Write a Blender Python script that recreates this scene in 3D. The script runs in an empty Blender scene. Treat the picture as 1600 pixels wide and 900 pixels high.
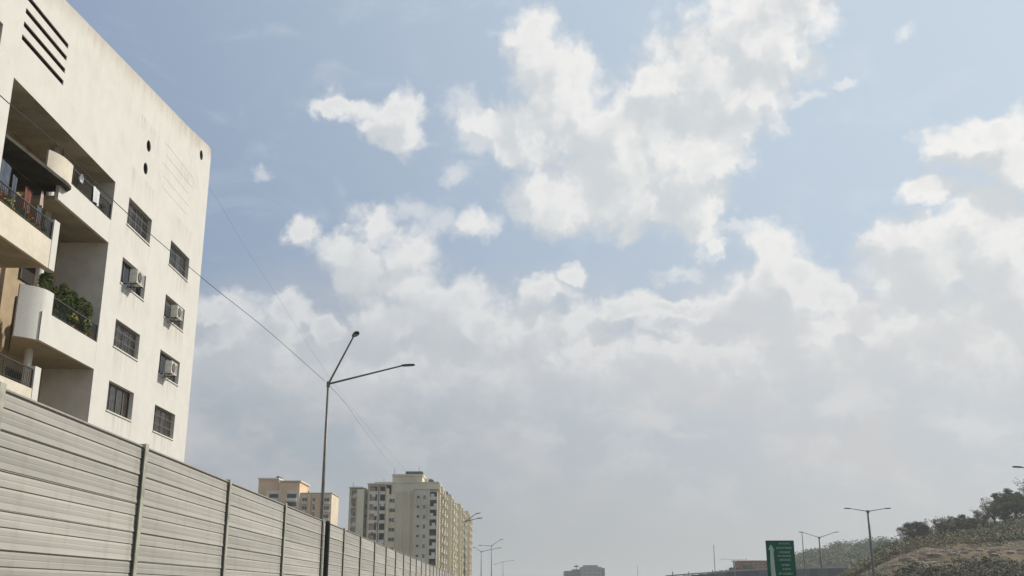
import bpy, bmesh, math, random
from mathutils import Vector, Matrix, noise
from mathutils.geometry import tessellate_polygon
R = math.radians
random.seed(7)
sc = bpy.context.scene
C = sc.collection

# ------------------------------------------------------------------ camera
F_PX, HOR = 1622.0, 475.0
PITCH = math.atan(HOR / F_PX)
SP, CP = math.sin(PITCH), math.cos(PITCH)
cam_d = bpy.data.cameras.new('camera')
cam_d.sensor_width = 36
cam_d.lens = 36 * F_PX / 1600
cam_d.clip_start = 0.1
cam_d.clip_end = 9000
cam = bpy.data.objects.new('camera', cam_d)
C.objects.link(cam)
cam.location = (0, 0, 0)          # the street camera, 2.5 m above the service road
cam.rotation_euler = (R(90) + PITCH, 0, 0)
sc.camera = cam
GZ = -2.5                          # level of the ground

def at(px, py, Y):                 # point of the photograph at a distance Y down the road
    v = 450 - py
    k = Y / (F_PX * CP - v * SP)
    return Vector(((px - 800) * k, Y, (F_PX * SP + v * CP) * k))
def azel(px, py):
    p = at(px, py, 1.0)
    return math.degrees(math.atan2(p.x, p.y)), math.degrees(math.atan2(p.z, math.hypot(p.x, p.y)))

# ------------------------------------------------------------------ view
sc.render.engine = 'CYCLES'
sc.view_settings.view_transform = 'Standard'
sc.view_settings.look = 'None'
sc.view_settings.exposure = 0.0
sc.view_settings.gamma = 1.0

# ------------------------------------------------------------------ sun and sky
SUN_AZ, SUN_EL = 58.0, 40.0        # azimuth clockwise from +Y
sun_d = bpy.data.lights.new('sun', 'SUN')
sun_d.energy = 4.1
sun_d.angle = R(0.55)
sun_d.color = (1.0, 0.945, 0.85)
sun = bpy.data.objects.new('sun', sun_d)
C.objects.link(sun)
sdir = Vector((math.sin(R(SUN_AZ)) * math.cos(R(SUN_EL)), math.cos(R(SUN_AZ)) * math.cos(R(SUN_EL)), math.sin(R(SUN_EL))))
sun.rotation_euler = sdir.to_track_quat('Z', 'Y').to_euler()
sun.location = sdir * 200

class NT:                           # a thin wrapper for writing node trees
    def __init__(s, tree): s.t = tree; s.n = tree.nodes; s.l = tree.links
    def new(s, typ, **kw):
        o = s.n.new(typ)
        for k, v in kw.items(): setattr(o, k, v)
        return o
    def put(s, sock, val):
        if isinstance(val, bpy.types.NodeSocket): s.l.new(val, sock)
        else: sock.default_value = val
    def math(s, op, a, b=0.0, c=0.0, clamp=False):
        o = s.new('ShaderNodeMath', operation=op, use_clamp=clamp)
        s.put(o.inputs[0], a); s.put(o.inputs[1], b); s.put(o.inputs[2], c)
        return o.outputs[0]
    def vec(s, op, a, b=(0, 0, 0), c=(0, 0, 0), out=0):
        o = s.new('ShaderNodeVectorMath', operation=op)
        s.put(o.inputs[0], a); s.put(o.inputs[1], b)
        if op == 'MULTIPLY_ADD': s.put(o.inputs[2], c)
        return o.outputs[out]
    def scale(s, a, k):
        o = s.new('ShaderNodeVectorMath', operation='SCALE'); s.put(o.inputs[0], a); s.put(o.inputs['Scale'], k); return o.outputs[0]
    def ramp(s, v, a, b, x=0.0, y=1.0, smooth=True):
        o = s.new('ShaderNodeMapRange'); o.clamp = True
        if smooth: o.interpolation_type = 'SMOOTHSTEP'
        s.put(o.inputs[0], v)
        for i, q in enumerate((a, b, x, y)): s.put(o.inputs[i + 1], q)
        return o.outputs[0]
    def noise(s, vec, scale, detail=4, rough=0.55, out=0, dist=0.0):
        o = s.new('ShaderNodeTexNoise')
        s.put(o.inputs['Vector'], vec); o.inputs['Scale'].default_value = scale
        o.inputs['Detail'].default_value = detail; o.inputs['Roughness'].default_value = rough
        o.inputs['Distortion'].default_value = dist
        return o.outputs[out]
    def mix(s, f, a, b, mode='MIX'):
        o = s.new('ShaderNodeMix', data_type='RGBA', blend_type=mode)
        s.put(o.inputs[0], f); s.put(o.inputs[6], a); s.put(o.inputs[7], b)
        return o.outputs[2]
    def comb(s, x, y, z):
        o = s.new('ShaderNodeCombineXYZ'); s.put(o.inputs[0], x); s.put(o.inputs[1], y); s.put(o.inputs[2], z); return o.outputs[0]
def c4(r, g, b): return (r, g, b, 1.0)
def srgb(r, g, b, k=1.0):
    f = lambda u: (u / 255 / 12.92 if u / 255 <= .04045 else ((u / 255 + .055) / 1.055) ** 2.4) * k
    return (f(r), f(g), f(b), 1.0)

SKY_STRENGTH = 0.1
world = bpy.data.worlds.new('World')
sc.world = world
world.use_nodes = True
w = NT(world.node_tree)
w.n.clear()
tc = w.new('ShaderNodeTexCoord')
dirv = w.vec('NORMALIZE', tc.outputs['Generated'])
sep = w.new('ShaderNodeSeparateXYZ'); w.l.new(dirv, sep.inputs[0])
az = w.math('MULTIPLY', w.math('ARCTAN2', sep.outputs[0], sep.outputs[1]), 57.2958)
el = w.math('MULTIPLY', w.math('ARCSINE', sep.outputs[2]), 57.2958)
# the cumulus: (x, y, half width, half height) read off the photograph, kept as azimuth and elevation
CUM = [(1180,40,105,85),(1240,5,55,50),(1095,115,95,100),(1010,165,75,75),(1055,255,80,95),(950,290,105,75),(1290,-50,120,60),
       (880,175,75,85),(833,62,50,45),(865,110,60,65),(1085,340,42,55),(865,335,75,42),(745,348,38,26),
       (790,225,45,42),(960,215,75,60),(1110,380,16,18),(1100,300,40,40),
       (640,192,38,48),(552,172,58,20),(598,205,45,26),(515,172,30,12),
       (468,358,30,28),(582,348,42,34),(560,398,75,42),(635,392,50,48),(640,440,60,40),
       (350,492,58,34),(450,484,48,30),(510,505,40,28),(400,540,110,50),(720,500,110,44),(610,500,90,60),
       (885,436,26,18),(855,462,50,24),(980,478,50,26),(1060,484,60,20),(880,510,90,40),
       (1208,418,52,42),(1165,450,55,26),(1250,470,62,48),(1340,505,50,26),(1230,520,110,40),
       (1390,390,52,48),(1430,430,110,70),(1500,372,50,30),(1570,360,70,42),(1560,450,90,80),(1690,330,110,140),
       (1480,235,60,30),(1530,225,70,40),(1440,296,44,22),(1570,205,64,34),(1600,260,70,52),(1462,300,58,20),(1560,312,64,24),(1700,180,80,60),
       (470,600,260,105),(760,600,260,125),(1020,610,260,120),(1250,600,230,115),(1480,560,240,130),(690,480,110,60),(1760,540,300,170),
       (1130,480,70,34),(820,215,60,60),(1010,230,110,90),(1120,170,90,80),(1440,400,110,60),(1540,340,90,50),(1200,440,80,50),(1165,120,80,85),(1100,240,80,85),(760,190,50,34),(1212,392,52,46),(1235,440,60,40),(1090,290,60,60),(1215,430,70,40),(610,180,45,26),(845,90,50,50),(860,300,70,50),(1200,60,95,80),(1000,330,80,40),(1290,465,50,40),(1350,500,60,30),(1540,400,90,60),(1450,365,60,32),(560,430,60,34),(1020,140,60,60),(905,215,60,50),(1140,200,50,50),
       (200,560,160,80),(-60,430,120,90),(1900,480,220,120),(-300,250,180,60),(2150,120,160,70),(-260,560,220,90)]
def blob_field(t, p, blobs, k=0.40):
    m = None
    for x, y, rx, ry in blobs:
        a, e = azel(x, y)
        a1, _ = azel(x + 10, y)
        sx = abs(a1 - a) / 10
        RX, RY = rx * sx, ry * 0.0345
        v = t.vec('MULTIPLY_ADD', p, (1 / RX, 1 / RY, 0), (-a / RX, -e / RY, 0))
        l = t.vec('LENGTH', v, out=1)
        if m is None: m = l
        else:
            o = t.new('ShaderNodeMath', operation='SMOOTH_MIN'); t.put(o.inputs[0], m); t.put(o.inputs[1], l); o.inputs[2].default_value = k
            m = o.outputs[0]
    return t.math('SUBTRACT', 1.0, m)
grp = bpy.data.node_groups.new('cloud_density', 'ShaderNodeTree')
grp.interface.new_socket('Pos', in_out='INPUT', socket_type='NodeSocketVector')
grp.interface.new_socket('Density', in_out='OUTPUT', socket_type='NodeSocketFloat')
g = NT(grp)
gi = g.new('NodeGroupInput'); go = g.new('NodeGroupOutput')
P = gi.outputs[0]
wn = g.noise(P, 0.22, 3, 0.5, out=1)
wv = g.vec('MULTIPLY_ADD', wn, (2.6, 2.2, 0), (-1.3, -1.1, 0))
wn2 = g.noise(P, 0.9, 4, 0.55, out=1)
wv2 = g.vec('MULTIPLY_ADD', wn2, (1.8, 1.6, 0), (-0.9, -0.8, 0))
Pw = g.vec('ADD', g.vec('ADD', P, wv), wv2)
fld = blob_field(g, Pw, CUM)
fld = g.math('MINIMUM', fld, 0.62)
vo = g.new('ShaderNodeTexVoronoi', feature='SMOOTH_F1'); vo.voronoi_dimensions = '2D'
g.put(vo.inputs['Vector'], g.vec('ADD', P, wv2)); vo.inputs['Scale'].default_value = 0.6
vo.inputs['Smoothness'].default_value = 0.6; vo.inputs['Detail'].default_value = 3.0; vo.inputs['Roughness'].default_value = 0.55
puff = g.math('SUBTRACT', 0.55, vo.outputs['Distance'])
fb = g.math('SUBTRACT', g.noise(P, 0.50, 10, 0.55), 0.5)
dens = g.math('ADD', g.math('ADD', fld, 0.20), g.math('MULTIPLY', fb, 0.95))
dens = g.math('ADD', dens, g.math('MULTIPLY', puff, 0.36))
g.l.new(dens, go.inputs[0])
grp.interface.new_socket('Soft', in_out='OUTPUT', socket_type='NodeSocketFloat')
sfb = g.math('SUBTRACT', g.noise(Pw, 0.34, 3, 0.45), 0.5)
soft = g.math('ADD', g.math('ADD', g.math('MULTIPLY', fld, 0.6), g.math('MULTIPLY', sfb, 1.1)), g.math('MULTIPLY', puff, 0.10))
g.l.new(soft, go.inputs[1])
def density(p):
    o = w.new('ShaderNodeGroup'); o.node_tree = grp; w.put(o.inputs[0], p); return o.outputs[0], o.outputs[1]
P0 = w.comb(az, el, 0.0)
d0, q0 = density(P0)
_, q1 = density(w.vec('ADD', P0, (1.0, 1.35, 0)))
sky = w.new('ShaderNodeTexSky', sky_type='NISHITA')
sky.sun_disc = False
sky.sun_elevation = R(SUN_EL); sky.sun_rotation = R(SUN_AZ)
sky.air_density = 1.0; sky.dust_density = 2.5; sky.ozone_density = 1.5; sky.altitude = 0
w.l.new(tc.outputs['Generated'], sky.inputs[0])
K = 1.0 / SKY_STRENGTH
# distance from the sun brightens the thin haze that washes out the blue
sdot = w.vec('DOT_PRODUCT', dirv, tuple(sdir), out=1)
near = w.ramp(sdot, 0.25, 0.90)
hazecol = w.mix(near, srgb(141, 160, 187, K), srgb(198, 213, 227, K))
base = w.mix(0.90, sky.outputs[0], hazecol)
cir = w.noise(w.vec('MULTIPLY', P0, (0.16, 0.30, 1)), 1.0, 9, 0.62, dist=0.6)
base = w.mix(w.math('MULTIPLY', w.ramp(cir, 0.50, 0.82), 0.32), base, srgb(226, 230, 235, K))
# veil: thin grey layer, thickening towards the horizon
vn = w.noise(w.vec('MULTIPLY', P0, (0.06, 0.13, 1)), 1.0, 5, 0.5)
veil_e = w.math('ADD', el, w.math('MULTIPLY', w.math('SUBTRACT', vn, 0.5), 9.0))
veil = w.ramp(veil_e, 19.0, 10.5, 0.0, 0.95)
vcol = w.mix(near, srgb(164, 174, 184, K), srgb(207, 212, 217, K))
Pq = w.vec('ADD', P0, w.vec('MULTIPLY_ADD', w.noise(P0, 0.35, 4, 0.55, out=1), (3.0, 2.4, 0), (-1.5, -1.2, 0)))
vl = w.noise(w.vec('MULTIPLY', P0, (0.12, 0.22, 1)), 1.0, 6, 0.55)
vcol = w.mix(w.math('MULTIPLY', w.ramp(vl, 0.44, 0.66), 0.60), vcol, srgb(211, 206, 205, K))
vb = w.noise(w.vec('MULTIPLY', Pq, (0.20, 0.34, 1)), 1.0, 8, 0.56)
vcol = w.mix(w.math('MULTIPLY', w.ramp(vb, 0.46, 0.64), 0.50), vcol, w.mix(near, srgb(203, 202, 205, K), srgb(234, 232, 230, K)))
hz = w.mix(near, srgb(167, 172, 177, K), srgb(209, 210, 210, K))
vcol = w.mix(w.ramp(el, 9.0, 1.0), vcol, hz)
s1 = w.mix(veil, base, vcol)
# cumulus colour: lit rims on the sun's side, grey cores
lit = w.ramp(w.math('SUBTRACT', q0, q1), -0.26, 0.34)
rim = w.math('MULTIPLY', w.ramp(d0, 0.95, 0.35), w.ramp(w.math('SUBTRACT', q0, q1), -0.10, 0.14))
thick = w.ramp(d0, 0.15, 0.95)
low = w.ramp(el, 20.0, 12.0)
core = w.mix(low, srgb(209, 214, 217, K), w.mix(near, srgb(185, 191, 199, K), srgb(213, 215, 217, K)))
white = w.mix(near, srgb(224, 226, 227, K), srgb(247, 245, 242, K))
fine = w.noise(P0, 0.5, 6, 0.5)
shade = w.math('ADD', w.math('MULTIPLY', lit, 0.75), w.math('MULTIPLY', rim, 0.55), clamp=True)
shade = w.math('MULTIPLY', shade, w.math('SUBTRACT', 1.0, w.math('MULTIPLY', w.math('MULTIPLY', thick, low), 0.80)))
ccol = w.mix(shade, core, white)
ccol = w.mix(w.ramp(el, 13.5, 7.5, 0.0, 1.0), ccol, vcol)
alpha = w.ramp(d0, -0.10, 0.62)
alpha = w.math('MULTIPLY', alpha, w.ramp(el, 6.0, 11.5, 0.0, 0.95))
THIN = [(725,158,48,30),(712,275,30,20),(740,215,40,30),(412,270,16,14),(1250,155,50,12),(1320,130,30,10),(1410,48,24,12),(1160,350,60,14),(1060,430,50,16),(640,330,50,24),(690,350,50,26),(1380,420,60,20)]
wp = w.vec('ADD', P0, w.vec('MULTIPLY_ADD', w.noise(P0, 0.7, 5, 0.6, out=1), (2.2, 2.0, 0), (-1.1, -1.0, 0)))
thin = w.math('ADD', blob_field(w, wp, THIN, 0.2), w.math('MULTIPLY', w.math('SUBTRACT', w.noise(P0, 1.1, 9, 0.62), 0.5), 1.3))
s1 = w.mix(w.math('MULTIPLY', w.ramp(thin, -0.10, 0.85), 0.52), s1, white)
s2 = w.mix(alpha, s1, ccol)
# below the horizon the same pale haze
bg = w.new('ShaderNodeBackground'); bg.inputs['Strength'].default_value = SKY_STRENGTH
w.l.new(s2, bg.inputs['Color'])
wo = w.new('ShaderNodeOutputWorld'); w.l.new(bg.outputs[0], wo.inputs['Surface'])
world.cycles.sampling_method = 'MANUAL'; world.cycles.sample_map_resolution = 512

# ------------------------------------------------------------------ materials
MAT = {}
def material(name, col, rough=0.8, metal=0.0, spec=0.3, var=0.0, vscale=3.0, bump=0.0, bscale=40.0, rnd=0.0, col2=None, stretch=(1, 1, 1), extra=None):
    m = bpy.data.materials.new(name); m.use_nodes = True
    t = NT(m.node_tree); b = t.n['Principled BSDF']
    b.inputs['Roughness'].default_value = rough; b.inputs['Metallic'].default_value = metal
    b.inputs['Specular IOR Level'].default_value = spec
    tcn = t.new('ShaderNodeTexCoord'); obv = t.vec('MULTIPLY', tcn.outputs['Object'], stretch)
    cur = c4(*col)
    if col2 is None: col2 = tuple(x * (1 - var) for x in col)
    if var > 0 or col2:
        nz = t.noise(obv, vscale, 6, 0.62)
        cur = t.mix(t.ramp(nz, 0.38, 0.66), c4(*col), c4(*col2))
    if extra: cur = extra(t, tcn, cur)
    if rnd:
        oi = t.new('ShaderNodeObjectInfo')
        f = t.ramp(oi.outputs['Random'], 0, 1, 1 - rnd, 1 + rnd, smooth=False)
        cur = t.mix(1.0, cur, t.comb(f, f, f), 'MULTIPLY')
    t.put(b.inputs['Base Color'], cur)
    if bump:
        bn = t.new('ShaderNodeBump'); bn.inputs['Strength'].default_value = bump; bn.inputs['Distance'].default_value = 0.02
        t.l.new(t.noise(obv, bscale, 5, 0.6), bn.inputs['Height']); t.l.new(bn.outputs[0], b.inputs['Normal'])
    MAT[name] = m
    return m
def plaster_extra(zt, amount=1.0):
    def f(t, tcn, cur):
        ob = tcn.outputs['Object']
        sp_ = t.new('ShaderNodeSeparateXYZ'); t.l.new(ob, sp_.inputs[0])
        streak = t.noise(t.vec('MULTIPLY', ob, (0.7, 0.7, 0.09)), 2.2, 7, 0.66)
        top = t.ramp(sp_.outputs[2], zt - 7.0, zt, 0.06, 1.0)
        m1 = t.math('MULTIPLY', t.ramp(streak, 0.50, 0.74), top)
        cur = t.mix(t.math('MULTIPLY', m1, 0.34 * amount), cur, c4(0.42, 0.35, 0.26))
        edge = t.math('SUBTRACT', t.math('ADD', 18.9, t.math('MULTIPLY', sp_.outputs[1], 0.121)), sp_.outputs[2])
        en = t.math('ADD', edge, t.math('MULTIPLY', t.math('SUBTRACT', t.noise(t.vec('MULTIPLY', ob, (1, 1.2, 0.25)), 1.3, 6, 0.65), 0.5), 2.4))
        cur = t.mix(t.math('MULTIPLY', t.ramp(en, 1.1, -0.2), 0.42 * amount), cur, c4(0.36, 0.26, 0.17))
        # runs of dirt below the window sills
        fz = t.math('FRACT', t.math('MULTIPLY', t.math('SUBTRACT', 16.84, sp_.outputs[2]), 1 / 2.995))
        cm = t.math('ADD', t.math('MULTIPLY', t.ramp(sp_.outputs[1], 46.3, 46.8), t.ramp(sp_.outputs[1], 50.2, 49.8)), t.math('MULTIPLY', t.ramp(sp_.outputs[1], 52.7, 53.1), t.ramp(sp_.outputs[1], 56.6, 56.2)))
        run = t.ramp(t.noise(t.vec('MULTIPLY', ob, (1, 3.4, 0.12)), 1.7, 5, 0.7), 0.45, 0.68)
        cur = t.mix(t.math('MULTIPLY', t.math('MULTIPLY', t.math('MULTIPLY', run, cm), t.ramp(fz, 0.5, 0.0)), 0.42 * amount), cur, c4(0.34, 0.28, 0.21))
        blot = t.noise(ob, 0.55, 6, 0.6)
        cur = t.mix(t.math('MULTIPLY', t.ramp(blot, 0.5, 0.72), 0.15 * amount), cur, c4(0.50, 0.45, 0.36))
        sp = t.noise(ob, 5.0, 5, 0.75)
        cur = t.mix(t.math('MULTIPLY', t.ramp(sp, 0.60, 0.72), 0.35 * amount), cur, c4(0.33, 0.29, 0.24))
        return cur
    return f
material('plaster', (0.70, 0.672, 0.61), 0.9, var=0.05, vscale=1.2, bump=0.35, bscale=14, extra=plaster_extra(26))
material('plaster_balcony', (0.74, 0.66, 0.53), 0.9, var=0.12, vscale=1.5, bump=0.3, bscale=14, extra=plaster_extra(26, 0.8))
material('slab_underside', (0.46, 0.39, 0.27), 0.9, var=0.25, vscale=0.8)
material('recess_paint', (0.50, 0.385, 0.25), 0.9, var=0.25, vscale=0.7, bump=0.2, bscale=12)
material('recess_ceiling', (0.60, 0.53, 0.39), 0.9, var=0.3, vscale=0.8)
material('deck_shade', (0.07, 0.065, 0.05), 0.9, var=0.4, vscale=1.5)  # near-black colour paints in the shade under the deck
material('recess_grey', (0.76, 0.72, 0.64), 0.9, var=0.22, vscale=0.5, bump=0.2, bscale=12)
material('recess_brown', (0.52, 0.39, 0.25), 0.9, var=0.4, vscale=0.7)
material('interior_shade', (0.035, 0.030, 0.026), 0.9)
material('window_metal', (0.16, 0.15, 0.13), 0.55, metal=0.3, var=0.2)
material('grille_metal', (0.23, 0.21, 0.18), 0.6, var=0.2)
material('curtain_tan', (0.60, 0.42, 0.27), 0.95, var=0.35, vscale=4)
material('curtain_grey', (0.55, 0.53, 0.50), 0.95, var=0.35, vscale=4)
material('ac_white', (0.60, 0.57, 0.50), 0.6, var=0.25, vscale=6)
material('ac_dark', (0.05, 0.05, 0.05), 0.6)
material('rail_dark', (0.055, 0.055, 0.05), 0.55, metal=0.2, var=0.2)
material('pot_clay', (0.30, 0.13, 0.07), 0.9, var=0.2)
material('pot_pale', (0.55, 0.53, 0.48), 0.8, var=0.2)
material('cloth_blue', (0.10, 0.12, 0.155), 0.95, var=0.3, vscale=5)
material('cloth_pink', (0.60, 0.47, 0.43), 0.95, var=0.2, vscale=5)
material('cloth_red', (0.20, 0.075, 0.055), 0.95, var=0.2, vscale=5)
material('cloth_white', (0.72, 0.72, 0.72), 0.95, var=0.15, vscale=5)
material('wire_rubber', (0.045, 0.045, 0.05), 0.7)
def leafmat(name, a, b, rnd=0.12, sc_=1.5):
    m = material(name, a, 0.75, col2=b, vscale=sc_, rnd=rnd, spec=0.2)
    return m
leafmat('leaf_balcony', (0.06, 0.09, 0.022), (0.12, 0.125, 0.035))
leafmat('leaf_tree', (0.105, 0.115, 0.062), (0.14, 0.13, 0.08), sc_=0.5)
leafmat('leaf_dry', (0.20, 0.175, 0.125), (0.13, 0.115, 0.075), sc_=0.5)
leafmat('leaf_mixed', (0.13, 0.13, 0.075), (0.18, 0.155, 0.105), sc_=0.5)
leafmat('leaf_green', (0.085, 0.125, 0.04), (0.12, 0.13, 0.05), sc_=0.5)
leafmat('leaf_scrub', (0.10, 0.11, 0.045), (0.18, 0.14, 0.075), sc_=0.07)
leafmat('leaf_bank', (0.05, 0.062, 0.03), (0.10, 0.082, 0.05), sc_=0.10)
leafmat('leaf_far', (0.075, 0.095, 0.045), (0.11, 0.11, 0.06), sc_=0.03)
material('flower_orange', (0.60, 0.20, 0.04), 0.7)
material('flower_yellow', (0.62, 0.50, 0.10), 0.7)
material('bark', (0.12, 0.09, 0.065), 0.95, var=0.3)
def fence_extra(t, tcn, cur):
    ob = tcn.outputs['Object']
    s = t.noise(t.vec('MULTIPLY', ob, (1, 0.35, 9.0)), 1.6, 6, 0.6)
    vs_ = t.noise(t.vec('MULTIPLY', ob, (1, 9.0, 0.5)), 1.1, 6, 0.65)
    cur = t.mix(t.math('MULTIPLY', t.ramp(vs_, 0.5, 0.70), 0.38), cur, c4(0.24, 0.20, 0.15))
    cur = t.mix(t.math('MULTIPLY', t.ramp(s, 0.42, 0.7), 0.30), cur, c4(0.22, 0.205, 0.17))
    g2 = t.noise(ob, 2.5, 7, 0.7)
    return t.mix(t.math('MULTIPLY', t.ramp(g2, 0.52, 0.75), 0.35), cur, c4(0.40, 0.385, 0.34))
material('barrier_sheet', (0.415, 0.395, 0.345), 0.62, metal=0.0, spec=0.35, var=0.16, vscale=0.7, rnd=0.11, extra=fence_extra)
material('barrier_post', (0.45, 0.435, 0.35), 0.65, metal=0.1, var=0.35, vscale=5)
material('post_black', (0.018, 0.018, 0.017), 0.7)
material('lamp_steel', (0.19, 0.185, 0.165), 0.5, metal=0.25, var=0.25, vscale=4)
material('lamp_head', (0.035, 0.036, 0.036), 0.5)
material('lamp_glass', (0.35, 0.35, 0.33), 0.2)
material('far_cream', (0.78, 0.70, 0.52), 0.9, var=0.16, vscale=0.12, rnd=0.06)
material('far_yellow', (0.80, 0.71, 0.50), 0.9, var=0.14, vscale=0.15)
material('far_grey', (0.72, 0.67, 0.54), 0.9, var=0.2, vscale=0.12)
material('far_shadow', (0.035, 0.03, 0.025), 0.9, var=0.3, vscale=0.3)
material('far_balcony', (0.76, 0.72, 0.60), 0.9, var=0.25, vscale=0.4)
material('far_pink', (0.55, 0.42, 0.35), 0.9, var=0.2, vscale=0.3)
material('far_peach', (0.74, 0.50, 0.31), 0.9, var=0.14, vscale=0.15, rnd=0.05)
material('far_peach_light', (0.78, 0.65, 0.48), 0.9, var=0.12, vscale=0.15)
material('far_glass', (0.045, 0.047, 0.05), 0.25, spec=0.5)
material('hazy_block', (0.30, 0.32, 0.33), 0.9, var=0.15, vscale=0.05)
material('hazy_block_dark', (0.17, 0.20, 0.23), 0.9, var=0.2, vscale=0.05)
material('roof_dark', (0.06, 0.065, 0.065), 0.8)
material('tank_black', (0.03, 0.03, 0.035), 0.5)
material('asphalt', (0.055, 0.055, 0.055), 0.92, var=0.3, vscale=0.8, bump=0.3, bscale=60)
material('kerb_stone', (0.38, 0.37, 0.34), 0.9, var=0.25, vscale=2)
material('road_paint', (0.75, 0.75, 0.72), 0.8, var=0.2, vscale=6)
material('soil', (0.20, 0.165, 0.115), 0.95, var=0.3, vscale=0.15, bump=0.3, bscale=3)
material('concrete', (0.34, 0.335, 0.32), 0.9, var=0.2, vscale=0.3)
material('navy_sheet', (0.030, 0.050, 0.070), 0.6, var=0.3, vscale=0.5, rnd=0.2)
material('teal_sheet', (0.055, 0.12, 0.13), 0.6, var=0.3, vscale=0.3, rnd=0.2)
material('brick_red', (0.33, 0.135, 0.095), 0.9, var=0.25, vscale=0.3)
material('sign_green', (0.018, 0.145, 0.075), 0.5, var=0.25, vscale=1.3)
material('sign_white', (0.52, 0.60, 0.53), 0.6, var=0.12, vscale=5)
material('sign_frame', (0.05, 0.06, 0.045), 0.6)

def hill_material(name, green, dry, rock, far=0.0):
    m = bpy.data.materials.new(name); m.use_nodes = True
    t = NT(m.node_tree); b = t.n['Principled BSDF']; b.inputs['Roughness'].default_value = 0.95; b.inputs['Specular IOR Level'].default_value = 0.1
    tcn = t.new('ShaderNodeTexCoord'); ob = tcn.outputs['Object']
    n1 = t.noise(ob, 0.035, 8, 0.65); n2 = t.noise(ob, 0.22, 8, 0.7)
    cur = t.mix(t.ramp(n1, 0.42, 0.6), green, dry)
    cur = t.mix(t.math('MULTIPLY', t.ramp(n2, 0.45, 0.7), 0.6), cur, tuple(x * 0.45 for x in green[:3]) + (1,))
    ge = t.new('ShaderNodeNewGeometry'); sn = t.new('ShaderNodeSeparateXYZ'); t.l.new(ge.outputs['Normal'], sn.inputs[0])
    steep = t.ramp(t.math('ADD', sn.outputs[2], t.math('MULTIPLY', t.math('SUBTRACT', n2, 0.5), 0.35)), 0.82, 0.62)
    rk = t.mix(t.ramp(t.noise(t.vec('MULTIPLY', ob, (1, 1, 4)), 0.3, 8, 0.7), 0.4, 0.65), rock, tuple(x * 0.45 for x in rock[:3]) + (1,))
    cur = t.mix(steep, cur, rk)
    t.put(b.inputs['Base Color'], cur)
    bn = t.new('ShaderNodeBump'); bn.inputs['Strength'].default_value = 0.7; bn.inputs['Distance'].default_value = 1.2
    t.l.new(t.noise(ob, 0.35, 8, 0.7), bn.inputs['Height']); t.l.new(bn.outputs[0], b.inputs['Normal'])
    MAT[name] = m
hill_material('hill_near', c4(0.095, 0.095, 0.045), c4(0.22, 0.165, 0.10), c4(0.42, 0.30, 0.215))
hill_material('hill_far', c4(0.09, 0.105, 0.055), c4(0.15, 0.14, 0.09), c4(0.22, 0.19, 0.14))
gm = bpy.data.materials.new('glass'); gm.use_nodes = True
t_ = NT(gm.node_tree); t_.n.clear()
gl = t_.new('ShaderNodeBsdfGlossy'); gl.inputs['Roughness'].default_value = 0.08; gl.inputs['Color'].default_value = c4(.7, .75, .8)
tr = t_.new('ShaderNodeBsdfTransparent'); tr.inputs['Color'].default_value = c4(.85, .86, .84)
fr = t_.new('ShaderNodeFresnel'); mx = t_.new('ShaderNodeMixShader'); fr.inputs[0].default_value = 1.5
t_.l.new(fr.outputs[0], mx.inputs[0]); t_.l.new(tr.outputs[0], mx.inputs[1]); t_.l.new(gl.outputs[0], mx.inputs[2])
om = t_.new('ShaderNodeOutputMaterial'); t_.l.new(mx.outputs[0], om.inputs[0])
MAT['glass'] = gm

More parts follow.
